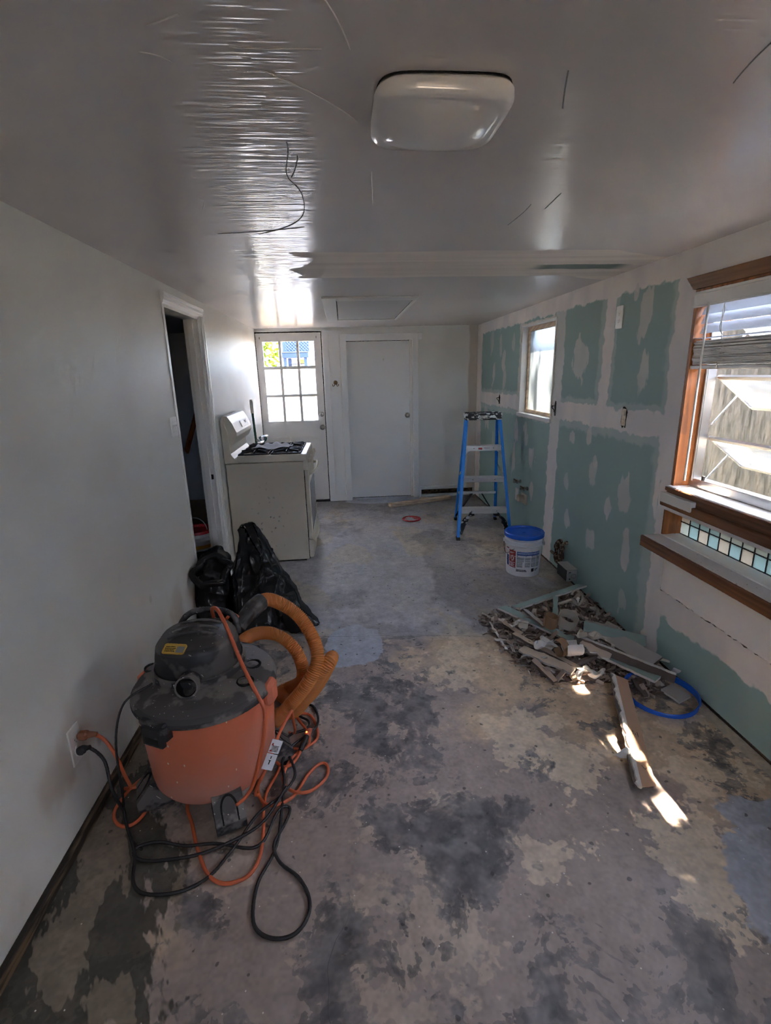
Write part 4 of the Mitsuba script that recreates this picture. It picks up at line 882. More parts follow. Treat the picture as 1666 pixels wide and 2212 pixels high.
W_ = lambda a0, a1, z0, z1, l=.001: wrap(a0, a1, z0, z1, l, 20, RC, .33, .125, .14)
part('red_lid_bucket', 'label_yellow', W_(-60, 80, .165, .215), 'm_yellow_print', label='yellow printed band')
part('red_lid_bucket', 'label_black', W_(-60, 80, .02, .165), 'm_print_black', label='black printed band')
part('red_lid_bucket', 'label_red', cat(W_(0, 60, .05, .08, .0015), W_(-20, 30, .02, .045, .0015)), 'm_print_red')
obj('leaning_plank', beam((-1.93, 6.25, .78), (-1.80, 6.9, 1.55), .03, .10, (0, -1, .3)), 'm_orange_wood', False, 'brown sloping board seen through the doorway in the dark side room', 'board')

# ------------------------------------------------------------------ shop vacuum
def dusty(c, dust, amt, k):
    def f(p, n, uv):
        top = smoothstep(0.2, 0.95, n.z)
        s = fbm(p.x * k, p.y * k, p.z * k, 4)
        d1, d2, w = voronoi(p.x * 55 + p.z * 31, p.y * 55 + p.z * 23)
        col = mix(C3(*c), C3(*dust), dr.clip(smoothstep(0.46, 0.58, s) * amt + top * amt * 0.45, 0, 0.95))
        return mix(col, C3(0.45, 0.42, 0.40), (1 - smoothstep(0.06, 0.14, d1)) * (w > 0.86) * 0.8)
    return proc(f)
mat('vac_dark', dusty((0.024, 0.023, 0.026), (0.165, 0.148, 0.138), 0.68, 14), 0.62)
mat('vac_head', dusty((0.012, 0.012, 0.014), (0.14, 0.126, 0.117), 0.46, 12), 0.5)
def tank_color(p, n, uv):
    s = fbm(p.x * 9, p.y * 9, p.z * 7, 3)
    low = smoothstep(0.38, 0.10, p.z)
    col = mix(C3(0.56, 0.145, 0.072), C3(0.49, 0.205, 0.15), dr.clip(low * 0.7 + smoothstep(0.45, 0.7, s) * 0.4, 0, 1))
    d1, d2, w = voronoi(p.x * 22 + p.y * 9, p.z * 12)
    return mix(col, C3(0.6, 0.52, 0.45), (1 - smoothstep(0.04, 0.08, d1)) * (w > 0.9))
mat('vac_orange', proc(tank_color), 0.5)
mat('hose_orange', (0.50, 0.17, 0.045), 0.5)
mat('black_rubber', (0.016, 0.016, 0.017), 0.5)
mat('deep_black', (0.005, 0.005, 0.005), 0.9)
thing('shop_vacuum', 'dusty orange and black shop vacuum standing by the left wall', 'vacuum cleaner')
VC = np.array([-0.600, 1.812, 0.0]); RT = .266
tank = lathe([(0, .085), (.20, .085), (.228, .092), (.240, .112), (.245, .15), (.252, .28), (RT - .004, .45), (RT + .004, .458), (RT + .004, .466), (RT - .012, .466)], 96)
part('shop_vacuum', 'tank', mv(tank, *VC), 'm_vac_orange', 35)
lid = lathe([(RT - .02, .458), (RT + .009, .460), (RT + .012, .466), (RT + .010, .480), (RT - .002, .496), (RT - .03, .509), (RT - .07, .519), (.15, .525), (0, .527)], 96)
part('shop_vacuum', 'lid', mv(lid, *VC), 'm_vac_dark', 35)
hx, hy = -.630, 1.862
hr = [(.515, .172, .166, 2.3), (.540, .170, .164, 2.3), (.545, .163, .157, 2.3), (.600, .158, .152, 2.4), (.640, .150, .146, 2.4), (.660, .135, .132, 2.5), (.672, .110, .108, 2.5), (.682, .07, .07, 2.3), (.685, .02, .02, 2)]
part('shop_vacuum', 'motor_head', loft([super_ring(hx, hy, z, a, b, pw, 72) for z, a, b, pw in hr]), 'm_vac_head', 40)
part('shop_vacuum', 'head_band', loft([super_ring(hx, hy, z, a, b, 2.3, 72) for z, a, b in ((.518, .174, .168), (.520, .178, .172), (.548, .177, .171), (.551, .168, .162))], cap=False), 'm_vac_dark', 40)
for k_, sx in enumerate((-.05, .0, .05)):
    part('shop_vacuum', 'head_ridge', tube(spline([(hx - .09, hy + sx - .01, .676), (hx, hy + sx + .01, .688), (hx + .09, hy + sx, .676)], .01)[0], .006, 8), 'm_vac_dark', True)
# blower port at the front
pd = np.array([.06, -.92, .20]); pd /= np.linalg.norm(pd)
ps = np.cross(pd, [0, 0, 1]); ps /= np.linalg.norm(ps); pu = np.cross(ps, pd)
po = np.array([-.625, 1.733, .540])
port = lathe([(.040, 0), (.043, .02), (.040, .075), (.042, .078), (.042, .092), (.036, .092), (.034, .02), (0, .018)], 40)
part('shop_vacuum', 'blower_port', frame(port, po, ps, pu, pd), 'm_vac_dark', 35)
part('shop_vacuum', 'port_opening', frame(lathe([(.0355, .089), (.034, .03), (0, .03)], 32), po, ps, pu, pd), 'm_deep_black')
part('shop_vacuum', 'port_collar', frame(lathe([(.060, -.03), (.056, .012), (.048, .022), (.042, .022)], 36), po, ps, pu, pd), 'm_vac_dark', 35)
part('shop_vacuum', 'port_mouth_plate', mv(loft([super_ring(-.600, 1.640, z, a, b, 2.2, 40) for z, a, b in ((.500, .085, .065), (.512, .078, .058), (.516, .060, .045), (.512, .05, .035))]), 0, 0, 0), 'm_vac_dark', 40)
for an, r_ in ((163, .238), (8, .185), (-27, .195)):
    c_ = VC + np.array([r_ * math.cos(math.radians(an)), r_ * math.sin(math.radians(an)), .519 if r_ < .2 else .508])
    part('shop_vacuum', 'cap_ring', mv(torus(.030, .0045, 36, 8), *c_), 'm_deep_black', True)
    part('shop_vacuum', 'cap', mv(lathe([(0, .0), (.022, .0), (.022, .004), (.019, .006), (0, .006)], 28), *(c_ - [0, 0, .004])), 'm_vac_dark', 40)
def vat(an): return (math.cos(math.radians(an)), math.sin(math.radians(an)))
def on_rim(m, an, r, z):
    c_, s_ = vat(an)
    return frame(m, VC + np.array([r * c_, r * s_, z]), (-s_, c_, 0), (c_, s_, 0), (0, 0, 1))
for an in (-116, 64):
    k = part('shop_vacuum', 'latch', on_rim(cat(bx(-.062, .062, -.02, .018, .415, .477, .008), bx(-.05, .046, .0, .026, .387, .455, .008), bx(-.058, .058, -.004, .022, .470, .488, .006)), an, RT, 0), 'm_vac_head')
    obj(k + '__recess', on_rim(cat(bx(-.03, .03, .024, .0275, .40, .428, .002)), an, RT, 0), 'm_deep_black')
for an in (-14, 166):
    part('shop_vacuum', 'carry_lug', on_rim(cat(bx(-.04, .04, -.02, .022, .40, .50, .016)), an, RT, 0), 'm_vac_orange')
for an in (-68, 22, 112, -158):
    out = Polygon([(-.02, 0.0), (.115, 0.0), (.118, .045), (.06, .115), (.0, .135), (-.02, .13)])
    foot = prism(out.buffer(-.008).buffer(.008), .11)
    k = part('shop_vacuum', 'caster_foot', on_rim(frame(foot, (.055, -.05, .012), (0, 1, 0), (0, 0, 1), (-1, 0, 0)), an, RT - .02, 0), 'm_vac_dark', 30)
    arc = [(.028 * math.cos(t), .05 + .05 * math.sin(t)) for t in np.linspace(0, math.pi, 14)]
    L_ = [(-.028, .0)] + [(-.028, .05)] + arc[::-1][1:-1] + [(.028, .05), (.028, .0)]
    # arch groove lying on the sloped face
    q = [(x, .062 - .058 * (y / .10), .042 + .075 * (y / .10) + .004) for x, y in L_]
    obj(k + '__arch', on_rim(tube(np.array(q) + [0, -.0, .010], .0045, 6), an, RT - .018, 0), 'm_deep_black')
    obj(k + '__caster', on_rim(frame(lathe([(0, -.012), (.018, -.012), (.02, 0), (.018, .012), (0, .012)], 20), (0, .035, .02), (0, 1, 0), (0, 0, 1), (1, 0, 0)), an, RT - .02, 0), 'm_black_rubber', 40)
mat('sticker_yellow', (0.50, 0.30, 0.05), 0.5)
a_ = -102; c_, s_ = vat(a_)
stk = Polygon([(-.036, -.014), (.036, -.014), (.036, .014), (-.036, .014)]).buffer(.008)
sn = np.array([c_ * .45, s_ * .45, .893]); sn /= np.linalg.norm(sn)
ex_ = np.array([-s_, c_, 0]); ey_ = np.cross(sn, ex_)
so = np.array([hx, hy, .664]) + np.array([c_, s_, 0]) * .128 - ex_ * .02
k = part('shop_vacuum', 'warning_sticker', frame(prism(stk, .0045), so, ex_, ey_, sn), 'm_sticker_yellow', label='yellow warning sticker')
obj(k + '__text_lines', frame(cat(*[bx(-.036, .006 - .004 * (i % 2), y, y + .0025, .0045, .0052) for i, y in enumerate((-.013, -.007, -.001, .006))], ), so, ex_, ey_, sn), 'm_deep_black')
obj(k + '__grey_half', frame(bx(.010, .040, -.016, .010, .0045, .0052), so, ex_, ey_, sn), 'm_dust_grey')
part('shop_vacuum', 'rating_plate', frame(bx(-.022, .022, -.009, .009, 0, .002), np.array([hx + .175 * vat(-112)[0], hy + .172 * vat(-112)[1], .533]), (-vat(-112)[1], vat(-112)[0], 0), (0, 0, 1), (*vat(-112), 0)), 'm_slat')
hnd = spline([(-.735, 1.955, .60), (-.715, 1.985, .665), (-.67, 2.005, .690), (-.58, 2.005, .690), (-.515, 1.985, .675), (-.490, 1.96, .60)], .006)
part('shop_vacuum', 'handle', tube(hnd[0], .0125 + .0015 * np.sin(hnd[1] * 500) * ((hnd[1] > .14) & (hnd[1] < .28)), 12), 'm_vac_head', True)
pc = [(-.772, 1.725, .535), (-.815, 1.71, .517), (-.858, 1.685, .495), (-.884, 1.66, .44), (-.893, 1.63, .36), (-.897, 1.62, .25), (-.900, 1.62, .15), (-.918, 1.64, .04), (-.90, 1.60, .010), (-.84, 1.52, .008), (-.80, 1.49, .008)]
part('shop_vacuum', 'power_cord', tube(spline(pc, .012)[0], .0042, 8), 'm_black_rubber', True, label='thin black power cord')
# hose: a cuff resting over the lid's rear, a high arch, a coil on the floor, back up behind the tank
cuff_c = [(-.500, 2.015, .600), (-.478, 2.045, .622), (-.44, 2.105, .646), (-.418, 2.14, .652)]
part('shop_vacuum', 'hose_cuff', tube(spline(cuff_c, .008)[0], np.interp(np.linspace(0, 1, len(spline(cuff_c, .008)[0])), [0, .5, .55, 1], [.033, .036, .040, .040]), 20), 'm_vac_head', 40, label='dusty black hose cuff')
hp = [(-.425, 2.132, .650), (-.395, 2.17, .648), (-.352, 2.195, .620), (-.270, 2.195, .554), (-.202, 2.14, .472), (-.172, 2.075, .390), (-.207, 2.03, .309), (-.270, 2.02, .228), (-.340, 2.03, .140), (-.400, 2.06, .064), (-.42, 2.13, .034), (-.37, 2.17, .034), (-.315, 2.13, .060),
      (-.227, 2.10, .180), (-.150, 2.08, .315), (-.112, 2.115, .355), (-.135, 2.20, .255), (-.20, 2.23, .125), (-.29, 2.235, .038), (-.37, 2.28, .034), (-.40, 2.34, .034), (-.355, 2.36, .045), (-.295, 2.28, .12), (-.262, 2.22, .21), (-.275, 2.225, .305), (-.325, 2.25, .375), (-.40, 2.255, .425), (-.48, 2.19, .46), (-.53, 2.06, .455)]
hs, sl = spline(hp, .0016)
part('shop_vacuum', 'hose', tube(hs, .0298 + .0026 * np.sin(sl * 2 * np.pi / .0088), 18), 'm_hose_orange', True, label='orange corrugated hose')

# ------------------------------------------------------------------ cords
mat('cord_orange', (0.55, 0.12, 0.05), 0.45)
def lift(pts, base=.007):
    """A cord lying on the floor: keeps the points' own heights, bumps later passes over earlier ones."""
    return pts
thing('orange_extension_cord', 'orange extension cord tangled on the floor around the vacuum', 'extension cord')
oc = [(-1.030, 1.660, .378), (-1.0, 1.662, .380), (-.965, 1.662, .368), (-.935, 1.655, .335), (-.905, 1.64, .28), (-.90, 1.66, .18), (-.93, 1.73, .06), (-.975, 1.785, .010), (-.924, 1.795, .008), (-.90, 1.85, .008), (-.93, 1.83, .008), (-.967, 1.745, .008), (-.972, 1.667, .008), (-.942, 1.616, .008), (-.894, 1.596, .008), (-.858, 1.628, .008), (-.845, 1.70, .008), (-.80, 1.80, .010), (-.72, 1.80, .010), (-.692, 1.67, .008), (-.660, 1.602, .008), (-.617, 1.508, .008), (-.582, 1.44, .008), (-.542, 1.376, .008), (-.488, 1.334, .008), (-.434, 1.332, .008), (-.392, 1.355, .008), (-.368, 1.418, .008), (-.372, 1.531, .016), (-.384, 1.615, .016), (-.378, 1.729, .008), (-.352, 1.85, .008),
      (-.39, 1.875, .012), (-.425, 1.78, .012), (-.413, 1.686, .012), (-.367, 1.624, .022), (-.314, 1.63, .020), (-.264, 1.681, .012), (-.218, 1.781, .012), (-.157, 1.838, .008), (-.137, 1.784, .008), (-.172, 1.712, .012), (-.226, 1.67, .022), (-.283, 1.683, .026), (-.323, 1.748, .022), (-.305, 1.85, .022), (-.25, 1.93, .016), (-.196, 1.985, .012), (-.205, 2.09, .012), (-.251, 2.175, .010), (-.300, 2.165, .020), (-.255, 2.06, .022), (-.228, 1.985, .024), (-.236, 1.92, .026), (-.285, 1.925, .020), (-.345, 1.93, .014), (-.365, 1.86, .022), (-.315, 1.815, .026), (-.275, 1.86, .026), (-.262, 1.90, .030)]
part('orange_extension_cord', 'cord', tube(spline(oc, .009)[0], .0065, 8), 'm_cord_orange', True)
part('orange_extension_cord', 'plug', cat(bx(-1.040, -1.0, 1.645, 1.677, .362, .394, .008), frame(lathe([(0, 0), (.012, 0), (.008, .03), (0, .03)], 14), (-1.0, 1.661, .379), (0, 1, 0), (0, 0, 1), (1, 0, 0))), 'm_dusty_orange' if mat('dusty_orange', (0.23, 0.09, 0.05), .6) else '')
# loop of the cord draped over the vacuum
ov = [(-.60, 2.03, .60), (-.60, 2.01, .665), (-.592, 1.985, .706), (-.570, 1.955, .722), (-.536, 1.90, .716), (-.492, 1.83, .668), (-.445, 1.765, .585), (-.400, 1.70, .530), (-.358, 1.655, .468), (-.347, 1.645, .44), (-.352, 1.625, .36), (-.378, 1.612, .25), (-.405, 1.607, .16), (-.430, 1.60, .11), (-.463, 1.545, .115)]
part('orange_extension_cord', 'draped_strand', tube(spline(ov, .008)[0], np.interp(np.linspace(0, 1, len(spline(ov, .008)[0])), [0, .9, 1], [.0078, .0078, .006]), 9), 'm_cord_orange', True, label='strand draped over the vacuum')
ov2 = [(-.51, 2.02, .58), (-.50, 2.02, .645), (-.525, 2.01, .66), (-.55, 2.01, .60)]
part('orange_extension_cord', 'draped_strand', tube(spline(ov2, .008)[0], .0075, 8), 'm_cord_orange', True)
tg = np.array([-.344, 1.695, .208]); td = np.array([.061, .055, .128]); td /= np.linalg.norm(td)
tn = np.array([.35, -.80, .35]); tn -= td * (tn @ td); tn /= np.linalg.norm(tn); tsd = np.cross(td, tn)
k = part('orange_extension_cord', 'tag', frame(cat(bx(-.022, .022, -.066, -.004, .009, .010), bx(-.022, .022, .000, .052, .009, .010)), tg, tsd, td, tn), 'm_paper', label='white paper tag')
obj(k + '__print', frame(cat(*[bx(-.014, .014, .006 + .005 * i, .0085 + .005 * i, .010, .0106) for i in range(5)], bx(-.003, .001, -.045, -.030, .010, .0106), bx(-.006, .004, -.031, -.028, .010, .0106), bx(-.003, .001, -.022, -.012, .010, .0106)), tg, tsd, td, tn), 'm_print_black')
obj(k + '__red_print', frame(cat(bx(-.017, -.010, .028, .037, .010, .0107), bx(-.017, -.009, .004, .010, .010, .0107)), tg, tsd, td, tn), 'm_print_red')
part('orange_extension_cord', 'tagged_cord', tube(spline([(-.413, 1.69, .012), (-.420, 1.66, .05), (-.401, 1.655, .10), (-.371, 1.672, .15), tuple(tg), (-.310, 1.73, .278), (-.285, 1.80, .290), (-.285, 1.90, .235), (-.29, 1.96, .13), (-.30, 2.02, .03), (-.33, 2.05, .010)], .008)[0], .0062, 8), 'm_cord_orange', True)
part('orange_extension_cord', 'socket_end', tube([(-.262, 1.895, .034), (-.250, 1.935, .038), (-.240, 1.975, .040)], [.010, .013, .013], 14), 'm_black_rubber', 40, label='black socket end')
scene['m_lit_plug'] = {'type': 'twosided', 'bsdf': {'type': 'principled', 'base_color': rgb(0.55, 0.12, 0.06), 'roughness': 0.25, 'spec_trans': 0.0, 'clearcoat': 0.5}}
part('orange_extension_cord', 'lit_plug', tube([(-.240, 1.975, .040), (-.234, 1.995, .041), (-.226, 2.02, .040)], [.0125, .014, .011], 14), 'm_lit_plug', 40, label='translucent plug with a glowing orange lamp')
obj('orange_extension_cord__lit_plug__lamp', mv(trimesh.creation.icosphere(1, .0045), -.2395, 1.988, .0535), 'm_lit_plug', True, emitter={'type': 'area', 'radiance': rgb(0.06, 0.010, 0.002)})

thing('black_extension_cord', 'long black extension cord looped on the concrete in front of the vacuum', 'extension cord')
bc = [(-1.036, 1.632, .332), (-1.012, 1.636, .348), (-.975, 1.636, .325), (-.945, 1.63, .275), (-.925, 1.60, .20), (-.915, 1.62, .08), (-.93, 1.66, .012), (-.89, 1.586, .018), (-.815, 1.464, .012), (-.792, 1.385, .007), (-.752, 1.333, .007), (-.686, 1.315, .007), (-.613, 1.319, .007), (-.533, 1.358, .008), (-.488, 1.412, .018), (-.452, 1.481, .018), (-.397, 1.585, .026), (-.332, 1.640, .032), (-.289, 1.70, .036), (-.275, 1.77, .034), (-.335, 1.96, .020), (-.31, 2.03, .018), (-.25, 2.05, .020), (-.245, 2.12, .014), (-.30, 2.18, .012), (-.25, 2.25, .008), (-.20, 2.16, .014), (-.21, 2.03, .030), (-.30, 1.93, .034), (-.335, 1.83, .034),
      (-.318, 1.748, .036), (-.312, 1.587, .016), (-.312, 1.467, .012), (-.332, 1.396, .007), (-.358, 1.332, .007), (-.363, 1.248, .007), (-.348, 1.183, .007), (-.308, 1.149, .007), (-.258, 1.139, .007), (-.211, 1.156, .007), (-.182, 1.208, .007), (-.19, 1.268, .007), (-.234, 1.336, .007), (-.285, 1.378, .007), (-.322, 1.44, .016), (-.302, 1.523, .010), (-.285, 1.616, .010), (-.32, 1.60, .02), (-.36, 1.48, .014), (-.409, 1.449, .014), (-.532, 1.480, .014), (-.646, 1.483, .014), (-.754, 1.513, .010), (-.825, 1.49, .010), (-.80, 1.452, .009), (-.713, 1.439, .008), (-.602, 1.442, .012), (-.526, 1.461, .016), (-.464, 1.479, .026), (-.389, 1.533, .022), (-.340, 1.60, .034), (-.30, 1.69, .04)]
part('black_extension_cord', 'cord', tube(spline(bc, .009)[0], .0058, 8), 'm_black_rubber', True)
part('black_extension_cord', 'plug', cat(frame(lathe([(0, 0), (.015, 0), (.017, .008), (.014, .02), (.008, .026), (.008, .045), (0, .045)], 16), (-1.030, 1.632, .332), (0, 1, 0), (-.35, 0, .94), (.94, 0, .35))), 'm_black_rubber', 40)
part('black_extension_cord', 'plug_face', frame(lathe([(0, 0), (.0165, 0), (.0165, .004), (0, .004)], 16), (-1.034, 1.632, .3305), (0, 1, 0), (-.35, 0, .94), (.94, 0, .35)), 'm_white_plastic', 40, label='pale plug face')

# ------------------------------------------------------------------ rubbish bags
def ridged(p, seed): return 1 - np.abs(2 * meshkit.noise(p, seed) - 1)
def bag(points, seed, amp=.035, mound=None):
    m = trimesh.convex.convex_hull(np.array(points, float))
    v, f = trimesh.remesh.subdivide_to_size(m.vertices, m.faces, .035)
    m = trimesh.Trimesh(v, f); m.merge_vertices()
    trimesh.smoothing.filter_laplacian(m, lamb=.5, iterations=5)
    v, f = trimesh.remesh.subdivide_to_size(m.vertices, m.faces, .013)
    m = trimesh.Trimesh(v, f); m.merge_vertices()
    n_ = np.array(m.vertex_normals); v = np.array(m.vertices)
    q = v + .05 * np.stack([meshkit.noise(v * 6, seed + 40 + k) - .5 for k in range(3)], -1)
    d = amp * 1.2 * (ridged(q * [6, 6, 3], seed) ** 2 - .5) + amp * .55 * (ridged(q * [14, 14, 6], seed + 3) ** 3 - .4) + amp * .22 * (ridged(q * [32, 32, 16], seed + 5) ** 2 - .5)
    v = v + n_ * d[:, None]
    v[:, 2] = np.maximum(v[:, 2], .003)
    return trimesh.Trimesh(v, m.faces, process=False)
mat('bag_black', (0.006, 0.007, 0.008), 0.27, spec=0.42)
b1 = bag([(-.82, 3.14, 0), (-.75, 2.98, 0), (-.55, 2.95, 0), (-.40, 3.06, 0), (-.34, 3.35, 0), (-.60, 3.72, 0), (-.86, 3.66, 0), (-.80, 3.2, .34), (-.52, 3.10, .24), (-.58, 3.2, .46), (-.715, 3.33, .66), (-.68, 3.35, .67), (-.45, 3.3, .34), (-.62, 3.62, .36)], 2)
thing('rubbish_bag', 'black rubbish bag with a tall pointed top in front of the stove', 'rubbish bag')
part('rubbish_bag', 'bag', b1, 'm_bag_black', 50)
tail = bag([(-.46, 3.06, .01), (-.30, 3.02, .004), (-.225, 3.155, .004), (-.33, 3.28, .004), (-.42, 3.33, .22), (-.50, 3.15, .26), (-.36, 3.16, .14)], 9, .018)
part('rubbish_bag', 'flap', tail, 'm_bag_black', 50, label='loose flap spread towards the open floor')
b2 = bag([(-1.005, 3.05, 0), (-.90, 2.93, 0), (-.80, 3.0, 0), (-1.01, 3.28, 0), (-.82, 3.3, 0), (-1.01, 3.08, .36), (-1.0, 3.26, .46), (-.93, 3.02, .40), (-.83, 3.05, .38), (-.82, 3.25, .45), (-.9, 3.3, .50)], 5, .03)
thing('rubbish_bag_001', 'lower black rubbish bag squeezed against the left wall beside the doorway', 'rubbish bag')
part('rubbish_bag_001', 'bag', b2, 'm_bag_black', 50)
part('rubbish_bag_001', 'folded_rim', tube([(-.905 + .105 * math.cos(t) + .015 * math.sin(5 * t), 3.13 + .125 * math.sin(t), .43 + .05 * math.sin(t) + .012 * math.sin(4 * t + 1)) for t in np.linspace(0, 2 * np.pi, 60)], .022, 10), 'm_bag_black', True)

# ------------------------------------------------------------------ lid and timber on the far floor
thing('paint_cover', 'red plastic lid smeared with grey lying flat on the far floor', 'lid')
part('paint_cover', 'rim', mv(lathe([(.082, .002), (.105, 0), (.110, .008), (.104, .014), (.096, .009), (.082, .008)], 48), .725, 5.53, .003), 'm_red_plastic', 35)
def lid_color(p, n, uv): return mix(C3(0.33, 0.33, 0.35), C3(0.33, 0.05, 0.05), smoothstep(0.47, 0.53, rfbm(p.x * 14, p.y * 14, 4, 3.0) + 0.6 * (p.x - 0.725)))
mat('lid_smear', proc(lid_color), 0.55)
part('paint_cover', 'panel', mv(lathe([(0, .008), (.084, .008), (.084, .005), (0, .005)], 40), .725, 5.53, .003), 'm_lid_smear')
thing('timber', 'short weathered timber offcut lying on the floor before the flush door', 'timber')
part('timber', 'stud', beam((.525, 6.13, .022), (1.36, 6.43, .022), .085, .042, (0, 0, 1)), 'm_raw_wood')
obj('timber_001', beam((.98, 6.50, .012), (1.13, 6.43, .012), .03, .02, (0, 0, 1)), 'm_raw_wood', False, 'thin wood strip lying behind the larger timber offcut', 'timber')

# ------------------------------------------------------------------ debris heap by the right wall
mat('drywall_green', (0.28, 0.37, 0.345), 0.75)
mat('drywall_grey', (0.42, 0.39, 0.36), 0.8)
mat('drywall_tan', (0.50, 0.40, 0.31), 0.75)
mat('lath_wood', (0.45, 0.34, 0.26), 0.8)
mat('dark_strip', (0.12, 0.092, 0.078), 0.8)
mat('tape_cream', (0.46, 0.41, 0.34), 0.75)
mat('card_brown', (0.26, 0.155, 0.085), 0.7)
mat('tape_inner', (0.20, 0.10, 0.05), 0.6)
mat('torn_white', (0.60, 0.575, 0.54), 0.8)
scene['m_rubble'] = {'type': 'twosided', 'bsdf': {'type': 'principled', 'base_color': {'type': 'mesh_attribute', 'name': 'vertex_color'}, 'roughness': 0.9, 'specular': 0.2}}
HEAP = Polygon([(.88, 3.02), (.93, 3.10), (1.04, 3.13), (1.30, 3.22), (1.66, 3.38), (1.73, 3.36), (1.732, 2.42), (1.66, 2.22), (1.52, 2.10), (1.40, 2.24), (1.20, 2.27), (1.06, 2.30), (.98, 2.42), (.915, 2.60), (.90, 2.8)])
def heap_h(x, y):
    from shapely import points as sp_, distance, contains
    P = sp_(np.atleast_1d(x), np.atleast_1d(y))
    d = distance(HEAP.exterior, P) * np.where(contains(HEAP, P), 1, -1)
    return np.clip(d / .26, 0, 1) ** .75 * (.055 + .05 * np.exp(-((np.atleast_1d(x) - 1.62) / .25) ** 2 - ((np.atleast_1d(y) - 2.95) / .28) ** 2))
def chips(n, seed, smin, smax, cols, spread=0.0):
    r = np.random.default_rng(seed); V, F, Cc = [], [], []
    poly = HEAP.buffer(spread); k = 0
    x0, y0, x1, y1 = poly.bounds
    from shapely import points as sp_, contains
    while k < n:
        x, y = r.uniform(x0, x1), r.uniform(y0, y1)
        if x > 1.727 or not poly.contains(sp_(x, y)): continue
        s = smin * (smax / smin) ** (r.random() ** 1.8)
        L_, w_, t_ = s * r.uniform(.9, 2.4), s * r.uniform(.22, .62), s * r.uniform(.06, .25)
        pts = np.array([[-1, -1, -1], [1, -.8, -1], [.9, 1, -1], [-.8, .9, -1], [-.9, -.9, 1], [.9, -1, 1], [1, .8, 1], [-1, 1, 1]]) * [L_ / 2, w_ / 2, t_ / 2] * r.uniform(.7, 1.15, (8, 3))
        pts[:, 2] += .18 * s * r.uniform(-1, 1) * (pts[:, 0] / (L_ / 2)) ** 2
        R_ = trimesh.transformations.euler_matrix(r.normal(0, .45), r.normal(0, .45), r.uniform(0, 6.28))[:3, :3]
        z = float(heap_h(x, y)[0]) * r.uniform(.75, 1.08) + t_ / 2 + .002
        v = pts @ R_.T + [x, y, z]
        v[:, 0] = np.minimum(v[:, 0], 1.732); v[:, 2] = np.maximum(v[:, 2], .001)
        q = np.array([[0, 3, 2, 1], [4, 5, 6, 7], [0, 1, 5, 4], [1, 2, 6, 5], [2, 3, 7, 6], [3, 0, 4, 7]])
        f = np.vstack([q[:, [0, 1, 2]], q[:, [0, 2, 3]]]) + 8 * k
        c = np.array(cols[r.integers(len(cols))]) * r.uniform(.95, 1.7)
        V.append(v); F.append(f); Cc.append(np.repeat(c[None], 8, 0)); k += 1
    return np.vstack(V), np.vstack(F), np.vstack(Cc)
gx, gy = np.meshgrid(np.linspace(.86, 1.732, 70), np.linspace(2.05, 3.42, 100), indexing='ij')
hz = heap_h(gx.ravel(), gy.ravel()).reshape(gx.shape) * .8 * (.75 + .5 * meshkit.noise(np.stack([gx * 22, gy * 22, 0 * gx], -1), 3)) - .004
P_ = np.stack([gx, gy, hz], -1).reshape(-1, 3)
i, j = np.meshgrid(np.arange(69), np.arange(99), indexing='ij')
q = np.stack([i * 100 + j, (i + 1) * 100 + j, (i + 1) * 100 + j + 1, i * 100 + j + 1], -1).reshape(-1, 4)
gf = np.vstack([q[:, [0, 1, 2]], q[:, [0, 2, 3]]])
gc = np.repeat(np.array([[.11, .085, .07]]), len(P_), 0)
cols = [(.20, .155, .13), (.26, .21, .18), (.13, .10, .085), (.34, .29, .25), (.17, .12, .10), (.10, .075, .065), (.40, .36, .32)]
cv, cf, cc = chips(3000, 3, .012, .075, cols)
ev, ef, ec = chips(700, 4, .005, .022, cols + [(.5, .47, .42)], .07)
V_ = np.vstack([P_, cv, ev]); F_ = np.vstack([gf, cf + len(P_), ef + len(P_) + len(cv)]); C_ = np.vstack([gc, cc, ec])
scene['debris'] = ply((V_, F_), 'm_rubble', color=C_)
labels['debris'] = {'label': 'heap of crumbled drywall and plaster chips against the green wall', 'category': 'debris', 'kind': 'stuff'}

def strip(key, a, b, w, t, roll, faces, label, group=None, bend=0.0, ragged=.004, seed=0, cat2='drywall strip'):
    """A drywall offcut from a to b: paper face on top, white core; roll turns it about its length (degrees)."""
    a, b = np.array(a, float), np.array(b, float)
    d = b - a; L = np.linalg.norm(d); d /= L
    s = np.cross([0, 0, 1.0], d); s /= np.linalg.norm(s); u = np.cross(d, s)
    c_, s_ = math.cos(math.radians(roll)), math.sin(math.radians(roll))
    s, u = c_ * s + s_ * u, -s_ * s + c_ * u
    r = np.random.default_rng(seed); n = max(3, int(L / .03))
    xs = np.linspace(0, L, n + 1)
    l_ = w / 2 + r.uniform(-ragged, ragged, n + 1); g_ = -w / 2 + r.uniform(-ragged, ragged, n + 1)
    x0 = np.r_[xs[0], xs[1:-1], xs[-1]]
    poly = Polygon([(x + (r.uniform(-.01, .01) if k_ in (0, n) else 0), y) for k_, (x, y) in enumerate(zip(x0, g_))] + [(x, y) for x, y in zip(x0[::-1], l_[::-1])]).buffer(0)
    if poly.geom_type != 'Polygon': poly = max(poly.geoms, key=lambda g: g.area)
    def slab(z0, z1, off):
        m = prism(poly.buffer(off), z1 - z0); m.apply_translation((0, 0, z0))
        if bend:
            v = np.array(m.vertices); v[:, 2] += bend * (v[:, 0] / L - .5) ** 2 * 4 - bend * .5; m = trimesh.Trimesh(v, m.faces, process=False)
        return frame(m, a, d, s, u)
    labels[key] = {'label': label, 'category': cat2}
    if group: labels[key]['group'] = group
    obj(key + '__core', slab(-t, 0, 0), faces[1])
    obj(key + '__face', slab(0, .0012, -.0005), faces[0])
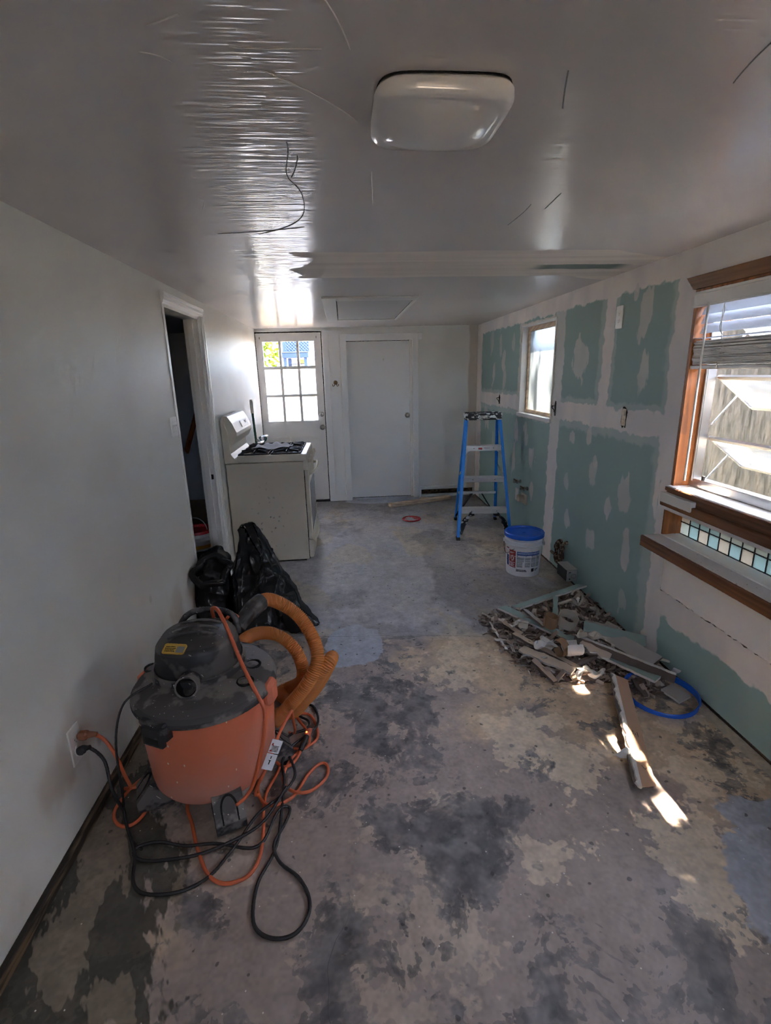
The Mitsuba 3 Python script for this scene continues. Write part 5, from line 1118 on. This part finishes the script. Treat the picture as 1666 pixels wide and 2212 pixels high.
G_, W_2, Y_, T_2, D_, L_2 = 'm_drywall_green', 'm_torn_white', 'm_drywall_grey', 'm_drywall_tan', 'm_dark_strip', 'm_lath_wood'
strip('drywall_strip', (1.11, 3.055, .075), (1.70, 3.30, .10), .085, .013, -14, (G_, W_2), 'pale green drywall strip along the back edge of the debris heap, nearest the bucket', seed=1)
strip('drywall_strip_001', (1.018, 3.049, .090), (1.575, 2.172, .070), .085, .013, -8, (G_, W_2), 'longest green drywall strip, running through the heap into the blue ring', seed=2)
strip('drywall_strip_002', (1.290, 2.520, .150), (1.665, 2.160, .095), .028, .045, -6, (W_2, D_), 'narrow white edged strip lying across the top of the heap towards the blue ring', seed=3)
strip('drywall_strip_003', (1.390, 2.63, .140), (1.705, 2.490, .095), .075, .013, 26, (G_, W_2), 'tilted green drywall strip against the wall end of the heap', seed=4)
strip('drywall_strip_004', (1.50, 2.60, .11), (1.645, 2.30, .085), .13, .012, 6, (Y_, D_), 'grey drywall sheet behind the narrow white edged strip', seed=5)
strip('drywall_strip_005', (.978, 2.547, .070), (1.185, 2.305, .062), .058, .012, 10, (T_2, W_2), 'broad tan strip at the front left of the heap', seed=6, ragged=.006)
strip('drywall_strip_006', (.976, 2.693, .090), (1.268, 2.287, .050), .045, .014, -8, (T_2, D_), 'long thin tan strip crossing the left of the heap', seed=7)
strip('drywall_strip_007', (1.008, 2.447, .060), (1.083, 2.288, .014), .034, .012, 0, (L_2, D_), 'short brown lath sticking out of the front edge of the heap', seed=8)
strip('drywall_strip_008', (.975, 2.90, .060), (1.03, 2.70, .075), .026, .010, 15, (L_2, D_), 'short thin brown strip at the far left of the heap', seed=9)
strip('drywall_strip_009', (1.395, 3.06, .135), (1.285, 2.80, .135), .030, .030, 0, (G_, G_), 'narrow blue-green strip bridging the middle of the heap', seed=10)
strip('drywall_strip_010', (1.145, 2.964, .105), (1.175, 2.70, .120), .034, .012, -12, (Y_, D_), 'grey strip lying across the green strip left of the brown roll', seed=11)
strip('drywall_strip_011', (1.165, 2.292, .022), (1.375, 2.305, .022), .05, .012, 8, (T_2, D_), 'torn tan paper edge in the sunlight at the front of the heap', seed=12, ragged=.012)
strip('drywall_strip_012', (1.49, 2.235, .030), (1.472, 2.10, .030), .035, .01, 0, (D_, D_), 'dark strip lying inside the blue ring', seed=13)
strip('drywall_strip_013', (1.62, 2.155, .028), (1.655, 2.06, .016), .085, .012, 4, (Y_, W_2), 'grey broken drywall piece inside the blue ring', seed=14, ragged=.012)
strip('drywall_strip_014', (1.665, 2.345, .085), (1.728, 2.318, .075), .012, .01, 0, (W_2, W_2), 'pale splinter pointing at the green wall above the blue ring', seed=15, ragged=.002)
strip('drywall_strip_015', (1.31, 2.475, .135), (1.42, 2.36, .105), .075, .01, 12, (T_2, W_2), 'torn tan piece lying on the long green strip', seed=16, ragged=.016)
strip('drywall_strip_016', (1.44, 2.72, .12), (1.60, 2.62, .115), .05, .01, 4, (Y_, W_2), 'grey torn piece among the chips near the wall', seed=17, ragged=.014)
strip('drywall_strip_017', (.905, 2.96, .03), (.915, 2.62, .02), .016, .014, 0, (W_2, D_), 'thin edge strip along the left border of the heap', seed=18)
# more torn pieces, alike
r9 = np.random.default_rng(21)
for k_ in range(34):
    x, y = (r9.uniform(1.0, 1.62), r9.uniform(2.34, 3.15)) if k_ < 24 else (r9.uniform(.95, 1.2), r9.uniform(2.5, 2.95))
    if not HEAP.buffer(-.05).contains(Polygon([(x, y), (x + .001, y), (x, y + .001)])): continue
    an = r9.uniform(0, 6.28); L_ = r9.uniform(.05, .12); z = float(heap_h(x, y)[0]) + r9.uniform(.012, .035)
    strip(f'drywall_scrap_{k_ + 1:03d}', (x - L_ / 2 * math.cos(an), y - L_ / 2 * math.sin(an), z + r9.uniform(-.01, .012)), (x + L_ / 2 * math.cos(an), y + L_ / 2 * math.sin(an), z), r9.uniform(.02, .055), .008, r9.uniform(-30, 30),
          ([T_2, Y_, L_2, W_2, D_, Y_][r9.integers(6)], [W_2, D_, L_2][r9.integers(3)]), 'small torn scrap of drywall or paper in the debris heap', 'torn scraps in the debris heap', r9.uniform(-.02, .02), .012, 100 + k_, 'drywall scrap')
# rolls and curls
def curl(key, o, ax, r, h, arc, m, label, c='paper curl', wob=.0, seed=0, t=.0016):
    o, ax = np.array(o, float), np.array(ax, float); ax /= np.linalg.norm(ax)
    e1 = np.cross(ax, [0, 0, 1.0]) if abs(ax[2]) < .9 else np.cross(ax, [0, 1.0, 0]); e1 /= np.linalg.norm(e1); e2 = np.cross(ax, e1)
    a0, a1 = math.radians(arc[0]), math.radians(arc[1])
    def fn(u, v):
        rr = r * (1 + wob * np.sin(u * 7 + seed)) + (a1 - a0 > 6.2) * .004 * u
        an = a0 + (a1 - a0) * u
        return tuple(o[k] + rr * (np.cos(an) * e1[k] + np.sin(an) * e2[k]) + (v - .5) * h * ax[k] * (1 + .1 * np.sin(9 * u + seed)) for k in range(3))
    m_ = sheet(48, 5, fn, t)
    labels[key] = {'label': label, 'category': c}
    obj(key + '__paper', m_, m, 40)
curl('paper_roll', (1.215, 2.705, .150), (.10, -.12, 1), .038, .070, (0, 372), 'm_card_brown', 'small brown cardboard roll standing in the middle of the heap', 'cardboard roll', t=.004)
curl('paper_roll_001', (1.315, 2.690, .160), (.15, -.35, 1), .058, .062, (0, 352), 'm_tape_cream', 'cream paper roll leaning beside the brown cardboard roll', 'cardboard roll', wob=.06, t=.003)
curl('paper_curl', (1.225, 2.425, .135), (1.0, -.05, .05), .050, .085, (-40, 190), 'm_torn_white', 'white curled sheet arching over the long green strip', wob=.05)
curl('paper_curl_001', (1.170, 2.44, .125), (1.0, .35, .1), .046, .05, (-150, 150), 'm_card_brown', 'orange-brown curled paper at the left of the white curled sheet', wob=.1, seed=2)
curl('paper_curl_002', (1.515, 2.985, .155), (.35, -.9, .2), .052, .018, (10, 330), 'm_tape_cream', 'thin paper loop standing on the chips near the green wall', wob=.12, seed=1)
curl('paper_curl_003', (1.050, 2.755, .105), (.2, .3, 1), .034, .03, (30, 290), 'm_tape_cream', 'small cream curl at the left end of the long green strip', wob=.1, seed=4)
for k_, (x, y, z, sx, sy, lb_) in enumerate(((1.36, 2.485, .155, .12, .07, 'crumpled cream paper on the start of the narrow white edged strip'), (1.10, 2.52, .105, .10, .06, 'crumpled white paper at the front left of the heap'), (1.04, 2.79, .09, .10, .05, 'flat white torn paper below the small cream curl'), (1.27, 2.29, .045, .14, .05, 'torn white paper lying in the sunlight at the front of the heap'))):
    key = num('crumpled_paper')
    rr = np.random.default_rng(60 + k_)
    ph = rr.uniform(0, 6, 4)
    obj(key, sheet(22, 14, lambda u, v: (x + sx * (u - .5) + .02 * np.sin(5 * v + ph[0]), y + sy * (v - .5) + .02 * np.sin(6 * u + ph[1]), z + .016 * np.sin(11 * u + ph[2]) * np.cos(7 * v + ph[3]) + .012 * np.abs(np.sin(5 * u + 3 * v + ph[0]))), .0015), 'm_tape_cream' if k_ in (0, ) else 'm_torn_white', 30, lb_, 'paper')
obj('plaster_chunk', trimesh.convex.convex_hull(np.random.default_rng(3).normal(0, .016, (14, 3)) + [1.160, 1.725, .026]), 'm_white_chunk' if mat('white_chunk', (0.75, 0.74, 0.72), .8) else '', False, 'bright white plaster chunk beside the long brown strip', 'plaster chunk')
obj('plaster_chunk_001', trimesh.convex.convex_hull(np.random.default_rng(4).normal(0, .012, (12, 3)) + [1.700, 2.225, .07]), 'm_torn_white', False, 'small white chunk by the end of the narrow white edged strip', 'plaster chunk')
obj('plaster_chunk_002', trimesh.convex.convex_hull(np.random.default_rng(5).normal(0, .018, (14, 3)) + [1.605, 2.180, .035]), 'm_tape_cream', False, 'cream and brown chunk at the back of the blue ring', 'plaster chunk')
# long brown paper-faced strip on the floor in front of the heap
mat('kraft', (0.46, 0.29, 0.19), 0.6)
a, b = np.array([1.400, 2.215, .062]), np.array([1.150, 1.545, .014])
d = b - a; Lb = np.linalg.norm(d); d /= Lb; s = np.cross([0, 0, 1.0], d); s /= np.linalg.norm(s); s = s * .94 + np.array([0, 0, -.34]); s -= d * (d @ s); s /= np.linalg.norm(s); u = np.cross(d, s)
thing('kraft_strip', 'long brown paper-faced drywall strip with a ragged white edge on the floor', 'drywall strip')
body = Polygon([(0, -.036), (Lb + .01, -.036), (Lb - .035, .036), (0, .036)])
part('kraft_strip', 'face', frame(prism(body, .002), a, d, s, u), 'm_kraft')
rj = np.random.default_rng(31); xs = np.linspace(0, Lb + .01, 46)
core = Polygon([(x, -.036 - rj.uniform(.006, .020)) for x in xs] + [(Lb + .01, -.030), (0, -.030)])
part('kraft_strip', 'core', frame(mv(prism(core.buffer(0), .010), 0, 0, -.006), a, d, s, u), 'm_torn_white', label='ragged white gypsum edge')
part('kraft_strip', 'back', frame(mv(prism(Polygon([(x, -.052 - rj.uniform(.0, .010)) for x in xs] + [(Lb - .03, .03), (0, .03)]).buffer(0), .006), 0, 0, -.012), a, d, s, u), 'm_dark_strip')
pen = lambda q: tube(np.array([(x, y, .0022) for x, y in q]), .0011, 5)
part('kraft_strip', 'pen_mark', frame(cat(pen([(.40, .010), (.425, .012)]), pen([(.402, -.004), (.400, -.012), (.412, -.010), (.425, -.014)]), pen([(.41, .0), (.42, .002)])), a, d, s, u), 'm_print_black')
part('kraft_strip', 'pen_mark', frame(cat(pen([(.60, -.008), (.615, .004), (.60, .016)])), a, d, s, u), 'm_print_black')
# blue ring torn off a bucket lid
rg_ = np.array([[(.170 + .004 * math.sin(3 * t)) * math.cos(t), .155 * math.sin(t), 0] for t in np.linspace(math.radians(118), math.radians(440), 120)])
prof_r = []
thing('blue_ring', 'bright blue plastic ring lying half under the heap beside the green wall', 'plastic ring')
RO = np.array([1.555, 2.105, .024]); e1 = np.array([.77, -.62, -.02]); e1 /= np.linalg.norm(e1); e3 = np.array([-.06, -.10, 1.0]); e3 -= e1 * (e3 @ e1); e3 /= np.linalg.norm(e3); e2 = np.cross(e3, e1)
vv = []
for q in rg_:
    n_ = np.array([q[0], q[1], 0]); n_ /= np.linalg.norm(n_)
    vv.append([q + n_ * o + [0, 0, z] for o, z in ((.0, -.017), (.004, -.017), (.0045, .012), (.008, .015), (.005, .019), (-.001, .016))])
part('blue_ring', 'band', frame(loft([np.array(x) for x in vv]), RO, e1, e2, e3), 'm_lid_blue', 40)

# ------------------------------------------------------------------ the yard behind the glazed door
mat('porch_blue', (0.014, 0.035, 0.09), 0.6)
mat('porch_pale', (0.045, 0.075, 0.12), 0.6)
mat('porch_dark', (0.03, 0.04, 0.06), 0.7)
mat('yard_white', (0.80, 0.80, 0.78), 0.7)
thing('porch', 'blue wooden porch with white lattice seen through the top door panes', 'porch')
for x in (-1.42, -.92): part('porch', 'post', bx(x, x + .075, 13.0, 13.08, -.13, 2.05 if x > -1 else 3.4), 'm_porch_blue')
part('porch', 'beam', bx(-1.46, -.80, 12.95, 13.10, 2.05, 2.17, .008), 'm_porch_blue')
part('porch', 'beam_cap', bx(-1.48, -.80, 12.93, 13.10, 2.17, 2.19, .004), 'm_porch_pale')
lat = []
for q_ in np.arange(-2.2, -.4, .075):
    for sgn in (-1, 1):
        lat.append(beam((q_, 13.03 + .012 * sgn, 2.19), (q_ + sgn * .6, 13.03 + .012 * sgn, 2.79), .018, .01, (0, -1, 0)))
lat = [m for m in lat if m.bounds[0][0] > -1.36 - .55 and m.bounds[1][0] < -.80 + .5]
scene['porch__lattice'] = ply(cat(lat), 'm_porch_pale'); labels['porch__lattice'] = {'label': 'pale diagonal lattice', 'kind': 'stuff'}
part('porch', 'back_panel', bx(-1.42, -.80, 13.35, 13.40, 2.19, 2.8), 'm_porch_blue')
part('porch', 'side_panel', bx(-1.33, -1.24, 13.2, 13.25, 1.2, 2.05), 'm_porch_blue')
part('porch', 'shelf', cat(bx(-1.30, -.85, 13.1, 13.3, 1.90, 1.915)), 'm_porch_dark')
part('porch', 'box', bx(-1.10, -.90, 13.12, 13.28, 1.915, 2.02, .01), 'm_yellow_print')
part('porch', 'back_wall', bx(-1.24, -.5, 13.9, 14.0, -.13, 2.05), 'm_yard_white')
def leaves(n, seed, fn, size, cols=None):
    r = np.random.default_rng(seed); c = fn(r, n)
    d = r.normal(size=(n, 3)); d /= np.linalg.norm(d, axis=1, keepdims=True)
    w = np.cross(d, r.normal(size=(n, 3))); w /= np.linalg.norm(w, axis=1, keepdims=True)
    s = size * r.uniform(.6, 1.3, (n, 1))
    v = np.stack([c - d * s, c + w * s * .35, c + d * s, c - w * s * .35], 1).reshape(-1, 3)
    b = np.arange(n)[:, None] * 4
    return v, np.vstack([b + [0, 1, 2], b + [0, 2, 3]])
scene['m_leaf'] = {'type': 'principledthin', 'base_color': rgb(0.06, 0.085, 0.008), 'roughness': 0.5, 'diff_trans': 0.9, 'spec_trans': 0.0, 'eta': 1.4}
thing('yard_shrub', 'bright yellow-green shrub in the yard behind the glazed door', 'shrub')
def shrubf(r, n):
    q = r.normal(size=(n, 3)); q /= np.linalg.norm(q, axis=1, keepdims=True)
    return q * (r.random((n, 1)) ** .33) * [.50, .45, 1.1] + [-1.80, 11.6, 1.75]
scene['yard_shrub__foliage'] = ply(leaves(900, 8, shrubf, .085), 'm_leaf'); labels['yard_shrub__foliage'] = {'kind': 'stuff'}
part('yard_shrub', 'stem', tube([(-1.80, 11.6, -.13), (-1.77, 11.6, .8), (-1.83, 11.62, 1.9)], [.06, .045, .02], 8), 'm_rotten_wood', True)

# tree over the gap between the houses: its leaves let the sun through in a few places only
mat('bark', (0.09, 0.065, 0.045), 0.9)
thing('overhanging_tree', 'leafy tree reaching over the gap between the two houses', 'tree')
GAPS = [(1.195, 1.455, .040, .035), (1.165, 1.775, .020, .075), (1.330, 1.695, .016, .085), (1.24, 2.25, .06, .05), (1.33, 2.20, .03, .06), (1.24, 1.60, .012, .05)]
rt = np.random.default_rng(12); keep_c = []
SD = np.array(SUN) / np.linalg.norm(SUN)
while len(keep_c) < 12000:
    z = rt.uniform(3.2, 4.3); fx, fy = rt.uniform(.85, 1.65), rt.uniform(.2, 2.75)
    if any(abs(fx - g[0]) < g[2] + .035 and abs(fy - g[1]) < g[3] + .03 for g in GAPS): continue
    keep_c.append([fx + SD[0] / SD[2] * z, fy + SD[1] / SD[2] * z, z])
keep_c = np.array(keep_c)
lv, lf = leaves(len(keep_c), 13, lambda r, n: keep_c, .058)
scene['overhanging_tree__foliage'] = ply((lv, lf), 'm_leaf'); labels['overhanging_tree__foliage'] = {'kind': 'stuff'}
part('overhanging_tree', 'trunk', tube([(2.62, -1.4, -.15), (2.62, -1.3, 1.5), (2.75, -.8, 2.6), (2.9, .2, 3.5), (3.0, 1.4, 4.0)], [.12, .10, .08, .05, .02], 10), 'm_bark', True)

# ------------------------------------------------------------------ hairline cracks and scratches in the ceiling paint
def crack(pts, r, m):
    q, _ = spline([(x, y, H - .0004) for x, y in pts], .01)
    obj(num('ceiling__crack'), tube(q, r, 6), m, True, kind='structure')
for pts in ([(-.11, 1.44), (-.12, 1.55), (-.13, 1.67), (-.11, 1.75), (-.10, 1.88), (-.12, 2.05), (-.19, 2.18), (-.31, 2.28)], [(-.09, 1.52), (-.10, 1.59), (-.12, 1.67)], [(-.47, 2.27), (-.30, 2.24), (-.12, 2.18)], [(.68, 2.16), (.685, 1.98), (.68, 1.91)], [(.75, 1.96), (.74, 1.80)], [(.82, 1.15), (.80, 1.08), (.79, 1.02)], [(.51, 1.26), (.48, 1.18), (.46, 1.12)]):
    crack(pts, .0016, 'm_dust_grey')
for pts in ([(.0, .95), (.02, 1.0), (.04, 1.07)], [(-.33, 1.09), (-.30, 1.10), (-.28, 1.12)], [(-.12, 1.14), (-.06, 1.19), (-.01, 1.24), (.06, 1.33)], [(-.17, 1.07), (-.09, 1.072), (-.01, 1.07)], [(-.29, 1.02), (-.23, .99)], [(-.43, 1.84), (-.42, 1.88), (-.44, 1.94), (-.45, 1.98)], [(.11, 1.62), (.13, 1.91)], [(-.13, 4.04), (-.128, 4.76), (-.13, 5.72)]):
    crack(pts, .0017, 'm_ceiling')
